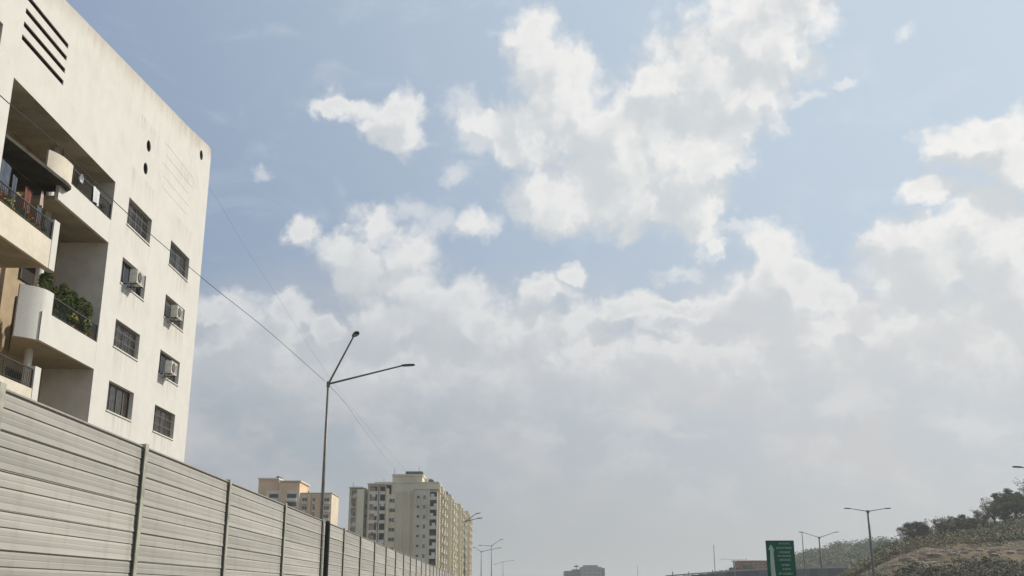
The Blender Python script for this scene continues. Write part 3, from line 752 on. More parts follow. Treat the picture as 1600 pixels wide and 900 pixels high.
# satellite dish and wall globe
t = thing('satellite_dish', 'small white satellite dish on the top right balcony railing', 'satellite dish', (BX - 0.02, 41.0, 16.4))
mb = MB(); rings = 5; n_ = 18
for j in range(rings + 1):
    for k in range(n_):
        r = .20 * j / rings; a = 2 * math.pi * k / n_; mb.v.append((.16 - .14 * (1 - (j / rings) ** 2) + .0, r * math.cos(a), .45 + r * math.sin(a)))
for j in range(rings):
    for k in range(n_): q_ = (k + 1) % n_; mb.f.append([j * n_ + k, (j + 1) * n_ + k, (j + 1) * n_ + q_, j * n_ + q_]); mb.m.append(0)
mb.build('dish', 'cloth_white', t, smooth=True)
MB().tube([(.0, 0, 0), (.0, 0, .45)], .02, 8).build('mast', 'rail_dark', t)
MB().tube([(.06, 0, .22), (.30, 0, .34)], .012, 6).build('feed_arm', 'rail_dark', t)
t = thing('globe_lamp', 'round pale globe lamp by the column in the top recess', 'lamp', (-19.25, 41.1, 17.75))
bm = bmesh.new(); bmesh.ops.create_uvsphere(bm, u_segments=16, v_segments=10, radius=0.16); me = bpy.data.meshes.new('globe'); bm.to_mesh(me); bm.free(); me.materials.append(MAT['cloth_pink']); put('globe', me, t)
MB().tube([(0, 0, .14), (0, 0, .5)], .02, 8).build('stem', 'rail_dark', t)

# ------------------------------------------------------------------ street lamps
def lamp_head(mb_parent, p, d, hs=1.0):
    d = Vector(d).normalized(); side = d.cross(Vector((0, 0, 1))).normalized(); up = side.cross(d)
    def pt(a, b, c): return p + (d * a + side * b + up * c) * hs
    secs = [(-.10, .06, .05, .03), (.10, .16, .06, .05), (.45, .19, .055, .055), (.72, .15, .04, .05), (.80, .06, .02, .03)]
    mb = MB(); 
    for a, b, c, e in secs: mb.v += [tuple(pt(a, -b, -e)), tuple(pt(a, b, -e)), tuple(pt(a, b * .75, c)), tuple(pt(a, -b * .75, c))]
    for i in range(len(secs) - 1):
        for k in range(4): q_ = (k + 1) % 4; mb.f.append([4 * i + k, 4 * i + q_, 4 * i + 4 + q_, 4 * i + 4 + k]); mb.m.append(0)
    mb.f += [[0, 3, 2, 1], [16, 17, 18, 19]]; mb.m += [0, 0]
    o = mb.build('lamp_head', 'lamp_head', mb_parent)
    g_ = MB(); g_.add([pt(.12, -.12, -.058), pt(.55, -.12, -.062), pt(.55, .12, -.062), pt(.12, .12, -.058)], [(0, 1, 2, 3)]); g_.build('lens', 'lamp_glass', o)
def street_lamp(base, h, arms, label, group, r=(.11, .055), fork=0.0, hs=0.8):
    t = thing('street_lamp', label, 'street lamp', base, group=group)
    mb = MB(); mb.tube([(0, 0, 0), (0, 0, .5), (0, 0, .52), (0, 0, h * .5), (0, 0, h)], [r[0] * 1.5, r[0] * 1.4, r[0], (r[0] + r[1]) / 2, r[1]], 12); mb.build('pole', 'lamp_steel', t, smooth=True)
    MB().tube([(0, 0, h - .12), (0, 0, h + .10)], r[1] * 1.5, 10).build('bracket', 'lamp_steel', t)
    for a in arms:
        a = Vector(a); q0 = Vector((0, 0, h)); e = q0 + a
        mb = MB(); mb.tube([q0, q0 + a * .5 + Vector((0, 0, fork)), e], [.045, .038, .032], 8); mb.build('arm', 'lamp_steel', t)
        lamp_head(t, e, (a.x, a.y, a.z * .35), hs)
    return t
L1 = at(513, 600, 42.6)
e2 = at(642, 568, 43.0); e1 = at(556, 519, 39.0)
street_lamp((L1.x, L1.y, GZ), L1.z - GZ, [(e1 - L1) * .93, (e2 - L1) * .90], 'tall near street lamp with two forked arms behind the noise barrier', 'street lamps on the left', r=(.10, .05), hs=.66)
gL, gR = 'street lamps on the left', 'double armed street lamps on the highway'
for px, py, Y, arms, lab in (
        (727, 815, 125, [(1.2, .3, .9), (1.5, -1, .3)], 'street lamp in front of the right edge of the cream towers'),
        (752, 862, 182, [(2.8, 0, .6), (-1, -2, .6)], 'small hazy street lamp right beside the cream towers'),
        (768, 853, 200, [(1.6, 0, 1.1), (-1.8, 0, .1)], 'hazy street lamp with raised arm, second right of the cream towers'),
        (786, 878, 300, [(2.4, 0, .4), (-2, 0, -.6)], 'tiny faint street lamp farthest to the right of the cream towers')):
    p = at(px, py, Y); street_lamp((p.x, Y, GZ), p.z - GZ, arms, lab, gL, r=(.10, .055) if Y > 150 else (.09, .05))
for px, py, Y, arms, lab in (
        (1632, 738, 72, [(-2.0, 0, .45), (2.0, 0, .45)], 'street lamp cut off by the right edge with only its left head showing'),
        (1356, 799, 110, [(-2.4, 0, .38), (2.4, 0, .38)], 'double armed street lamp standing in front of the wooded hill'),
        (1280, 840, 158, [(-3.1, 0, 1.0), (3.1, 0, 1.0)], 'double armed street lamp right of the green sign'),
        (1147, 875, 297, [(-4.0, 0, .3), (4.0, 0, .3)], 'tiny double armed street lamp left of the green sign')):
    p = at(px, py, Y); arms = [tuple(c * .76 for c in a_) for a_ in arms]; street_lamp((p.x, Y, GZ), p.z - GZ, arms, lab, gR, r=(.19, .11) if Y > 80 else (.12, .07))
for px, y0, Y, lab, r_ in ((1253, 832, 170, 'thin bare mast between the green sign and the double armed lamp', .09), (1115, 851, 300, 'tall faint thin mast standing left of the green sign', .12),
                       (1051, 893, 300, 'short dark post at the left end of the flyover', .22), (1076, 893, 310, 'short faint post on the flyover', .15), (996, 884, 420, 'very faint thin mast right of the hazy far towers', .09)):
    p = at(px, y0, Y); o = MB().tube([(0, 0, 0), (0, 0, p.z - GZ)], [r_, r_ * .6], 8).build('mast', 'lamp_steel', None, loc=(p.x, Y, GZ)); o['label'] = lab; o['category'] = 'mast'

# cables
def cable(pts, r, label, name='overhead_cable'):
    fine_ = []
    for i in range(len(pts) - 1):
        p0 = pts[max(i - 1, 0)]; p1 = pts[i]; p2 = pts[i + 1]; p3 = pts[min(i + 2, len(pts) - 1)]
        for k in range(10):
            t = k / 10
            fine_.append(0.5 * ((2 * p1) + (p2 - p0) * t + (2 * p0 - 5 * p1 + 4 * p2 - p3) * t * t + (3 * p1 - p0 - 3 * p2 + p3) * t ** 3))
    fine_.append(pts[-1])
    o = MB().tube(fine_, r, 6).build(name, 'wire_rubber'); o['label'] = label; o['category'] = 'cable'
cable([at(-160, -5, 10.5), at(0, 149, 13.5), at(85, 222, 16), at(177, 313, 19), at(241, 371, 22), at(299, 420, 25.5), at(340, 454, 28.5), at(420, 518, 34), at(507, 595, 42.6)],
      .008, 'dark overhead cable crossing the cream apartment building to the near lamp pole')
cable([at(513, 601, 42.6), at(545, 637, 62), at(580, 686, 110), at(622, 740.5, 336)], .009, 'thin cable running from the near lamp pole to the cream tower roof')
cable([at(320, 285, 60), at(341, 315, 62), at(383, 386, 68), at(425, 450, 75), at(560, 650, 94), at(727, 834, 125)], .0045, 'faint hair thin cable sloping down from the apartment roof corner')

# ------------------------------------------------------------------ far towers
def wbox(Y0, x0, x1, ytop, depth, zb=GZ):        # box whose front is at Y0, between photo columns x0..x1, top at ytop
    a = at(x0, ytop, Y0); b = at(x1, ytop, Y0)
    return a.x, b.x, Y0, Y0 + depth, zb, a.z
def far_window_meshes(w_, h_):
    f = MB(); t = .10
    f.box(0, w_, -.06, .10, -h_, -h_ + t); f.box(0, w_, -.06, .10, -t, 0); f.box(0, t, -.06, .10, -h_ + t, -t); f.box(w_ - t, w_, -.06, .10, -h_ + t, -t); f.box(w_ / 2 - .04, w_ / 2 + .04, -.05, .08, -h_ + t, -t)
    fm_ = f.mesh('window', 'far_balcony')
    p = MB(); p.box(t, w_ - t, -.02, .05, -h_ + t, -t)
    return fm_, p.mesh('pane', 'far_glass')
FWM = {}
def far_window(parent, x, y, z, w_, h_, rz=0.0, hood=True):
    k = (round(w_, 1), round(h_, 1))
    if k not in FWM: FWM[k] = far_window_meshes(w_, h_)
    o = put('window', FWM[k][0], parent, (x, y - .01, z), rz); put('pane', FWM[k][1], o)
FL = 3.0
# --- cream tower complex, main block
cream = thing('apartment_tower', 'tall cream and grey apartment tower with stepped roofline, nearest of its row', 'building', (0, 0, 0))
Y0 = 335
def part_box(name, m, par, q, **k): return MB().box(*q).build(name, m, par, **k)
A = wbox(Y0 + 6, 546, 686, 770, 26)
part_box('rear_mass', 'far_grey', cream, A)
def balcony_stack(par, Yf, x0, x1, ytop, ybot, mwall, mbal, off=0, depth=1.6, wall_h=1.0, slab_over=.25):
    """open loggias: dark recess between two cheek walls, a parapet and a slab on every floor"""
    a = at(x0, ytop, Yf); b = at(x1, ytop, Yf); zt = a.z
    z = zt - .4; X0, X1 = a.x, b.x
    bk = MB(); bk.box(X0, X1, Yf + depth, Yf + depth + .3, GZ, zt - .01); bk.build('loggia_back', 'far_shadow', par)  # near-black back wall paints in the shade of the loggias
    pl = MB(); pl.box(X0 - slab_over, X0, Yf - .05, Yf + depth, GZ, zt); pl.box(X1, X1 + slab_over, Yf - .05, Yf + depth, GZ, zt); pl.box(X0, X1, Yf - .05, Yf + depth, zt - .45, zt); pl.build('pier', mwall, par)
    zz = zt - .45 - (FL - .45)
    me = MB().box(0, X1 - X0 - .02, -.10, .08, 0, wall_h).box(0, X1 - X0 - .02, .08, depth, 0, .2).mesh('balcony', mbal)
    while zz > GZ and zz > at(x0, ybot, Yf).z - 3: put('balcony', me, par, (X0 + .01, Yf, zz)); zz -= FL
# left wing
q = wbox(Y0 + 1.5, 546.5, 571, 762, 18); part_box('left_wing', 'far_grey', cream, q)
balcony_stack(cream, Y0, 549.5, 557, 764, 900, 'far_grey', 'far_pink')
q = wbox(Y0 - 1.0, 558.5, 569, 764, 4); part_box('pier', 'far_yellow', cream, q)
for k in range(8): p = at(570.6, 780, Y0 + .9); far_window(cream, p.x, Y0 + 1.4, p.z - k * FL, 1.0, 1.5)
q = wbox(Y0 - 1.3, 545.5, 568, 760.5, 8, at(546, 763, Y0).z); part_box('roof_slab', 'far_grey', cream, q)
# centre wing
balcony_stack(cream, Y0 - 1, 578.2, 590.2, 757.5, 900, 'far_cream', 'far_balcony')
balcony_stack(cream, Y0 - .5, 594.2, 602.6, 757.5, 900, 'far_cream', 'far_balcony')
q = wbox(Y0 + .5, 575, 612, 758, 20); part_box('centre_wing', 'far_cream', cream, q)
q = wbox(Y0 - 1.2, 604, 607.5, 763, 3); part_box('pier', 'far_yellow', cream, q)
q = wbox(Y0 - 1.8, 574, 610, 755, 12, at(546, 757.6, Y0).z); part_box('roof_slab', 'far_grey', cream, q)
q = wbox(Y0 + .2, 607.5, 619, 772, 8); part_box('window_bay', 'far_yellow', cream, q)
for k in range(10): p = at(608.6, 779, Y0 + .2); far_window(cream, p.x, Y0 + .2, p.z - k * FL, 1.9, 1.3)
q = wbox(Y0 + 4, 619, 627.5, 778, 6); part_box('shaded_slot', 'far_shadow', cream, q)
# core tower
q = wbox(Y0 + 1.2, 613.5, 660, 742.5, 14); part_box('core', 'far_cream', cream, q)
q = wbox(Y0 + .6, 627.5, 647, 766, 6); part_box('lift_shaft', 'far_grey', cream, q)
q = wbox(Y0 + .7, 612.6, 661.5, 740.8, 15, at(620, 743, Y0).z); part_box('roof_slab', 'far_grey', cream, q)
q = wbox(Y0 + 5, 634, 660, 736.5, 6, at(620, 741, Y0).z); part_box('roof_canopy', 'roof_dark', cream, q)
p = at(636.5, 752, Y0 + 1.2); far_window(cream, p.x, Y0 + 1.2, p.z, .9, 1.2)
# right wing
q = wbox(Y0 - 1.6, 647.5, 672, 765, 14); part_box('right_wing', 'far_grey', cream, q)
q = wbox(Y0 - 1.9, 646.6, 686, 763.4, 15, at(620, 765.4, Y0).z); part_box('roof_slab', 'far_grey', cream, q)
for k in range(10): p = at(661.3, 773.5, Y0 - 1.6); far_window(cream, p.x, Y0 - 1.6, p.z - k * FL, .9, 1.4)
balcony_stack(cream, Y0 - 1.2, 671.4, 682.6, 766, 900, 'far_grey', 'far_balcony')
# ribs, band courses, air conditioners and antennas that break up the plain walls
for x0 in (619.5, 627.6, 633.5, 640.5): part_box('rib', 'far_cream', cream, wbox(Y0 - .2, x0, x0 + 1.0, 767, 1.0))
for x0 in (649.5, 657.5, 669.2): part_box('rib', 'far_cream', cream, wbox(Y0 - 2.0, x0, x0 + 1.0, 766.5, .5))
for k in range(10):
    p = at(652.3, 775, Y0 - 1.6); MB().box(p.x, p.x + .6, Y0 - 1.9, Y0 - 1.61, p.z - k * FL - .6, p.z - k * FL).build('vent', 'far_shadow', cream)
rnd = random.Random(9)
ac_far = MB().box(0, .8, -.4, 0, 0, .6).mesh('condenser', 'cloth_white'); cl_far = MB().box(0, 1.1, -.06, 0, 0, .9).mesh('washing', 'cloth_white'); cl_far2 = MB().box(0, .8, -.06, 0, 0, 1.0).mesh('washing', 'cloth_red')
for x0, x1, Yq, pr in ((578.5, 589, Y0 - 1.12, .7), (594.5, 601, Y0 - .62, .6), (672, 681, Y0 - 1.32, .8), (550, 556, Y0 - .12, .6)):
    for k in range(11):
        if rnd.random() < pr: p = at(rnd.uniform(x0, x1 - 2), 766, Yq); put('washing', rnd.choice((cl_far, cl_far, cl_far2)), cream, (p.x, Yq, p.z - 2.0 - k * FL))
for k in range(9):
    if rnd.random() < .6: p = at(616.3, 784, Y0 + .2); put('condenser', ac_far, cream, (p.x, Y0 + .195, p.z - k * FL))
for px, top in ((552, 753), (600, 748), (617, 731), (655, 728), (676, 756)):
    p = at(px, top, Y0 + 4); b_ = at(px, top + 12, Y0 + 4); MB().tube([(p.x, Y0 + 4, b_.z), (p.x, Y0 + 4, p.z)], [.09, .05], 6).build('antenna', 'roof_dark', cream)
# --- the long sunlit flank: more towers of the same row
def side_windows(parent, x, y0, y1, ztop, floors, seed):
    rnd = random.Random(seed)
    mb = MB(); mb2 = MB(); mb3 = MB()
    n_ = int((y1 - y0) / 5.2)
    for i in range(n_):
        yc = y0 + (i + .5) * (y1 - y0) / n_; kind = i % 2
        for k in range(floors):
            z = ztop - 1.6 - k * FL
            if kind == 0:                                            # projecting balcony
                mb.box(x + .002, x + 1.5, yc - 1.6, yc + 1.6, z - 1.6, z - 1.45); mb.box(x + 1.38, x + 1.5, yc - 1.6, yc + 1.6, z - 1.45, z - .55)
                mb2.box(x + .002, x + .03, yc - 1.3, yc + 1.3, z - 1.45, z + .6)
                if rnd.random() < .75: mb3.box(x + 1.5, x + 1.56, yc - 1.2, yc - 1.2 + rnd.uniform(.6, 1.8), z - 1.1, z - .1)
            else:                                                    # hooded window
                mb2.box(x + .002, x + .03, yc - .9, yc + .9, z - .7, z + .6); mb.box(x + .002, x + .6, yc - 1.1, yc + 1.1, z + .6, z + .72)
                mb.box(x + .002, x + .2, yc - 1.0, yc + 1.0, z - .85, z - .7)
    mb.build('balconies', 'far_balcony', parent, kind='stuff'); mb2.build('window_openings', 'far_glass', parent, kind='stuff'); mb3.build('washing', 'cloth_white', parent, kind='stuff')
def side_tower(par, x, y0, y1, ztop, seed, m='far_cream'):
    MB().box(x - 20, x, y0, y1, GZ, ztop).build('wall', m, par)
    MB().box(x - 20.3, x + .35, y0 - .3, y1 + .3, ztop + .004, ztop + .35).build('roof_slab', 'far_grey', par)
    n_ = max(2, int((y1 - y0) / 13))
    for i in range(n_ + 1):
        yy = y0 + (y1 - y0 - 1.2) * i / n_
        MB().box(x + .002, x + .7, yy, yy + 1.2, GZ, ztop).build('pier', 'far_yellow', par)
    MB().box(x - 9, x - 3, (y0 + y1) / 2 - 4, (y0 + y1) / 2 + 3, ztop + .35, ztop + 2.6).build('stair_head', 'far_cream', par)
    side_windows(par, x, y0, y1, ztop, 14, seed)
xw = at(686, 760, Y0).x
zt = at(690, 757.5, 341).z
side_tower(cream, xw - .3, Y0 + .5, Y0 + 30, zt, 1)
gr = 'cream apartment towers in a row'
cream['group'] = gr
for i, (x, y0, y1, dz, lab) in enumerate(((-21.9, 372, 408, -.6, 'cream apartment tower second in the row, seen edge on'), (-20.6, 415, 452, -.4, 'cream apartment tower third in the row, partly hidden'),
                                      (-19.6, 462, 505, .3, 'cream apartment tower farthest in the row, greenish with distance'))):
    t = thing('apartment_tower', lab, 'building', (0, 0, 0), group=gr); side_tower(t, x, y0, y1, zt + dz, 10 + i)
for px, Y, s_, lab in ((640, 344, 1.0, 'black water tank on the cream tower roof canopy'), (692, 352, 1.1, 'dark water tank on the flank roof of the cream towers'), (704, 372, 1.0, 'dark rooftop tank second along the cream tower flank')):
    pass
def tank(x, y, z, lab):
    t = MB(); t.tube([(0, 0, 0), (0, 0, 1.3), (0, 0, 1.6), (0, 0, 1.75)], [.9, .9, .6, .25], 14); o = t.build('water_tank', 'tank_black', None, loc=(x, y, z)); o['label'] = lab; o['category'] = 'water tank'; o['group'] = 'rooftop water tanks'
tank(xw - 3.2, 344, zt + .36, 'dark rooftop water tank at the front of the cream tower flank')
tank(xw - 1.8, 352, zt + .36, 'dark rooftop water tank second along the cream tower flank')
tank(-22.9 - 1, 380, zt - .24, 'dark rooftop water tank on the second cream tower')

# --- peach building far left
peach = thing('peach_apartment_building', 'peach coloured apartment block with stepped roof showing over the barrier', 'building', (0, 0, 0))
Yp = 390
part_box('wall', 'far_peach', peach, wbox(Yp, 404.5, 436, 749, 16)); part_box('wall', 'far_peach', peach, wbox(Yp - 2, 436.5, 468.5, 753.5, 18))
part_box('roof_slab', 'far_grey', peach, wbox(Yp - .6, 403, 436.2, 746.5, 17, at(403, 749, Yp).z + .003)); part_box('roof_slab', 'far_peach_light', peach, wbox(Yp - 2.6, 435.5, 470.5, 750.6, 19, at(403, 753.3, Yp).z + .003))
part_box('stair_head', 'roof_dark', peach, wbox(Yp + 3, 432, 436, 744, 6))
part_box('parapet', 'far_peach_light', peach, wbox(Yp - 3.2, 416, 468, 766, 3.1))
part_box('pier', 'far_peach', peach, wbox(Yp - 4.2, 440, 448.5, 766, 2))
part_box('wall', 'far_peach_light', peach, wbox(Yp - 1, 469, 518.5, 771, 16))
part_box('roof_slab', 'far_grey', peach, wbox(Yp - 1.6, 468.6, 519.5, 769.6, 17, at(403, 771, Yp).z + .003))
part_box('pier', 'far_peach', peach, wbox(Yp - 2.2, 481, 486, 772, 2)); part_box('pier', 'far_peach', peach, wbox(Yp - 2.2, 493, 499, 772, 2))
for x0, x1 in ((424, 438), (451, 466)):
    a = at(x0, 773, Yp); b = at(x1, 773, Yp)
    for k in range(4):
        z = a.z - k * FL
        MB().box(a.x, b.x, Yp - 3.35, Yp - 3.205, z - 1.5, z).build('opening_shade', 'far_shadow', peach); MB().box(a.x - .2, b.x + .2, Yp - 4.3, Yp - 3.36, z - 2.7, z - 1.55).build('balcony', 'far_balcony', peach)  # dark slab on the wall paints the shade of an opening
for k in range(4):
    for x0, w_ in ((472, 2.0), (489, 1.5), (505, 2.4)):
        p = at(x0, 777.5, Yp - 1); far_window(peach, p.x, Yp - 1.0, p.z - k * FL, w_, 1.5)
        MB().box(p.x - .1, p.x + w_ + .1, Yp - 1.9, Yp - 1.1, p.z - k * FL - 2.3, p.z - k * FL - 1.55).build('balcony', 'far_peach_light', peach)
part_box('roof_post', 'roof_dark', peach, wbox(Yp - .5, 481, 482, 767, 1, at(403, 770, Yp).z))

# --- hazy pair of towers at the far end of the road
t = thing('far_tower_block', 'hazy grey tower block with rounded top far ahead on the horizon', 'building', (0, 0, 0), group='hazy towers on the horizon')
Yh = 900
q = wbox(Yh, 909, 940, 885.5, 30); part_box('wall', 'hazy_block', t, q)
q = wbox(Yh, 913, 934, 883, 20, q[5]); part_box('roof_house', 'hazy_block', t, q)
q = wbox(Yh + 1, 940, 945, 887.5, 20); part_box('side_wing', 'hazy_block_dark', t, q)
for k in range(6):
    for x0 in (912, 920, 928, 934):
        p = at(x0, 890, Yh); far_window(t, p.x, Yh, p.z - k * 3.4, 1.8, 1.4)
t = thing('far_tower_block', 'lower bluish dark tower block left of the rounded hazy one', 'building', (0, 0, 0), group='hazy towers on the horizon')
q = wbox(Yh + 20, 883, 895, 892, 30); part_box('wall', 'hazy_block_dark', t, q); q = wbox(Yh + 25, 895, 910, 889.5, 25); part_box('wall', 'hazy_block_dark', t, q)
q = wbox(Yh + 22, 900, 901, 882.5, 1, q[5]); part_box('roof_mast', 'roof_dark', t, q)
q = wbox(Yh + 22, 897, 904, 884, 1, at(900, 885, Yh).z); part_box('antenna_bar', 'roof_dark', t, q)
for k in range(5):
    for x0 in (885, 890, 897, 903): p = at(x0, 895, Yh + 18); far_window(t, p.x, Yh + 18, p.z - k * 3.4, 1.8, 1.4)

# ------------------------------------------------------------------ the hill on the right
def table(tab, x):
    for (a, b), (c, d) in zip(tab[:-1], tab[1:]):
        if x <= c: return b + (d - b) * (max(x, a) - a) / (c - a)
    return tab[-1][1]
def hill(name, m, crest, cols_, y_foot, y_crest, y_back, profile, rough, x_lo, x_hi, ncol, nrow, seed):
    mb = MB(); off = Vector((seed * 13.1, seed * 7.7, 0))
    for j in range(nrow + 1):
        for i in range(ncol + 1):
            px = x_lo + (x_hi - x_lo) * i / ncol
            slope = (px - 800) / F_PX / CP * 1.0
            v = j / nrow
            zc = table(crest, px)                                    # height of the crest above the ground
            if v < .7: u = v / .7; Y = y_foot + (y_crest - y_foot) * u; hfrac = profile(u, zc) if zc > 0.01 else 0
            else: u = (v - .7) / .3; Y = y_crest + (y_back - y_crest) * u; hfrac = 1 - .9 * u * u
            X = slope * Y * 1.0
            nz = noise.fractal(Vector((X * .03, Y * .03, 0)) + off, 1.0, 2.1, 5)
            nz2 = noise.fractal(Vector((X * .15, Y * .15, 3)) + off, 0.9, 2.1, 4)
            z = GZ - .5 + max(0, zc * hfrac + (nz * rough + nz2 * rough * .35) * min(1, hfrac * 2) * (zc / 20))
            mb.v.append((X, Y + nz2 * 2, z))
    W_ = ncol + 1
    for j in range(nrow):
        for i in range(ncol): mb.f.append([j * W_ + i, j * W_ + i + 1, (j + 1) * W_ + i + 1, (j + 1) * W_ + i]); mb.m.append(0)
    o = mb.build(name, m, kind='structure', smooth=True)
    return mb, o
def zpx(py, Y): return at(800, py, Y).z - GZ
YC = 290
def prof_near(u, zc):        # dark overgrown foot bank, bare rock cut, terraces, bushy slope: heights in metres
    k = min(1.0, zc / 15)
    pts = [(0, 0), (.05, 1.5), (.24, 7.4), (.29, 7.9), (.315, 9.9), (.40, 10.3), (.425, 11.6), (.50, 12.0), (.515, 12.9)]
    if u < .515: return k * table(pts, u) / zc
    h0 = k * 12.9 / zc; w_ = (u - .515) / .485
    return h0 + (1 - h0) * (w_ + .03 * math.sin(w_ * 25))
crest_near = [(1200, 0), (1270, zpx(912, YC)), (1310, zpx(886, YC)), (1340, zpx(872, YC)), (1380, zpx(856, YC)), (1430, zpx(842, YC)), (1480, zpx(830, YC)), (1520, zpx(815, YC)), (1560, zpx(800, YC)), (1600, zpx(786, YC)), (1700, zpx(756, YC)), (1900, zpx(715, YC)), (2400, zpx(690, YC)), (3000, zpx(720, YC))]
near_mb, _ = hill('hill', 'hill_near', crest_near, None, 150, YC, 420, prof_near, 1.3, 1215, 3000, 260, 90, 1)
crest_far = [(1030, 0), (1080, zpx(905, 640)), (1130, zpx(893, 640)), (1180, zpx(885, 640)), (1230, zpx(866, 640)), (1270, zpx(856, 640)), (1320, zpx(848, 640)), (1380, zpx(843, 640)), (1500, zpx(815, 640)), (1700, zpx(790, 640)), (2100, zpx(780, 640))]
far_mb, _ = hill('distant_hill', 'hill_far', crest_far, None, 480, 640, 900, lambda u, zc: u ** .8, 1.5, 1030, 2100, 120, 40, 4)

# scrub on the slope: leaf clumps, countless
random.seed(5)
def scrub(name, src, ncol, nrow, n_, jmin, jmax, size, leaf_n, m, px0, px1, tot):
    mb = MB(); W_ = ncol + 1
    for _ in range(n_):
        i = random.randint(px0, px1); j = random.randint(jmin, jmax)
        a = Vector(src.v[j * W_ + i]); b = Vector(src.v[(j + 1) * W_ + i + 1]); p = a.lerp(b, random.random())
        if noise.noise(p * .05) < -.15 and random.random() < .75: continue
        s_ = size * random.uniform(.5, 1.5)
        leaves(mb, p.x, p.y, p.z + s_ * .35, s_, s_, s_ * .6, leaf_n * 2, s_ * .15, random, True)
    o = mb.build(name, m, kind='stuff'); o['label'] = tot; o['category'] = 'scrub'
scrub('hillside_scrub', near_mb, 260, 90, 3400, 30, 70, 1.5, 34, 'leaf_scrub', 5, 110, 'dense low green scrub covering the upper slope of the nearer hillside')
scrub('bank_scrub', near_mb, 260, 90, 1500, 2, 15, 1.3, 30, 'leaf_bank', 5, 110, 'dark green scrub over the bank at the foot of the nearer hill')
scrub('dry_scrub', near_mb, 260, 90, 500, 21, 34, .7, 22, 'leaf_dry', 5, 110, 'dry brown bushes scattered over the rocky terraces of the nearer hill')
scrub('distant_scrub', far_mb, 120, 40, 2600, 6, 30, 3.6, 26, 'leaf_far', 4, 60, 'grey green woodland on the distant hill behind the lamp')

def rocks(name, j0, j1, n_, smin, smax, lab):
    mb = MB()
    for _ in range(n_):
        i = random.randint(10, 100); j = random.randint(j0, j1)
        p = Vector(near_mb.v[j * 261 + i]).lerp(Vector(near_mb.v[(j + 1) * 261 + i + 1]), random.random()); k = random.uniform(smin, smax)
        ring = []
        for lvl, rr in ((-.5, 1.0), (.25, .9), (.55, .45)):
            for q in range(6): a = q * 1.047 + random.uniform(-.3, .3); m_ = k * rr * random.uniform(.7, 1.2); ring.append((p.x + m_ * 1.8 * math.cos(a), p.y + m_ * math.sin(a), p.z + k * lvl * random.uniform(.8, 1.2)))
        mb.add(ring, [(l * 6 + q, l * 6 + (q + 1) % 6, l * 6 + 6 + (q + 1) % 6, l * 6 + 6 + q) for l in (0, 1) for q in range(6)] + [tuple(range(12, 18))])
    o = mb.build(name, 'rock', kind='stuff'); o['label'] = lab; o['category'] = 'rocks'
material('rock', (0.34, 0.25, 0.19), 0.95, col2=(0.20, 0.16, 0.12), vscale=0.4, bump=0.5, bscale=2)
rocks('rock_ledge', 16, 24, 620, .2, .65, 'broken pinkish rock along the bare cut of the nearer hill')
rocks('loose_rock', 30, 46, 260, .15, .5, 'loose rocks on the terraces above the cut of the nearer hill')
# trees along the crest
def tree_meshes(seed, h, w_, n, dry):
    rnd = random.Random(seed)
    tr = MB(); tips = []
    tr.tube([(0, 0, -1), (.1, 0, h * .2), (.05, .1, h * .4)], [.30, .22, .16], 8)
    for k in range(8):
        a = 6.283 * k / 8 + rnd.uniform(-.3, .3); L = w_ * rnd.uniform(.5, .95); z0 = h * rnd.uniform(.18, .4)
        m_ = (L * .5 * math.cos(a), L * .5 * math.sin(a), z0 + h * .2); e = (L * math.cos(a), L * math.sin(a), z0 + h * rnd.uniform(.25, .5))
        tr.tube([(.05, 0, z0), m_, e], [.12, .07, .03], 6); tips += [Vector(m_), Vector(e)]
        for q_ in range(2):
            e2_ = Vector(e) + Vector((rnd.uniform(-1, 1) * w_ * .3, rnd.uniform(-1, 1) * w_ * .3, rnd.uniform(.05, .25) * h)); tr.tube([m_, e2_], [.05, .02], 5); tips.append(e2_)
    for q_ in range(5): tips.append(Vector((rnd.uniform(-.4, .4) * w_, rnd.uniform(-.4, .4) * w_, h * rnd.uniform(.7, .95))))
    cr = MB()
    for tp in tips:
        for c_ in range(4):
            s_ = w_ * rnd.uniform(.14, .30)
            c0 = tp + Vector((rnd.gauss(0, 1), rnd.gauss(0, 1), rnd.gauss(0, .7))) * s_ * .6
            leaves(cr, c0.x, c0.y, c0.z, s_, s_, s_ * .7, int(n * 2.2), .17, rnd, rnd.random() < .6)
    return tr.mesh('trunk', 'bark'), cr.mesh('crown', dry)
variants = [tree_meshes(1, 5.5, 3.0, 20, 'leaf_tree'), tree_meshes(2, 4.6, 3.2, 9, 'leaf_mixed'), tree_meshes(3, 6.0, 2.6, 7, 'leaf_dry'), tree_meshes(4, 4.0, 2.6, 24, 'leaf_green')]
def hill_z(x, y):
    best = None
    px = x / y * F_PX * CP + 800
    i = (px - 1215) / (3000 - 1215) * 260
    i0 = max(0, min(259, int(i)))
    bd = 1e9
    for j in range(91):
        for ii in (i0, i0 + 1):
            v = near_mb.v[j * 261 + ii]; d = (v[0] - x) ** 2 + (v[1] - y) ** 2
            if d < bd: bd = d; best = v
    return best[2]
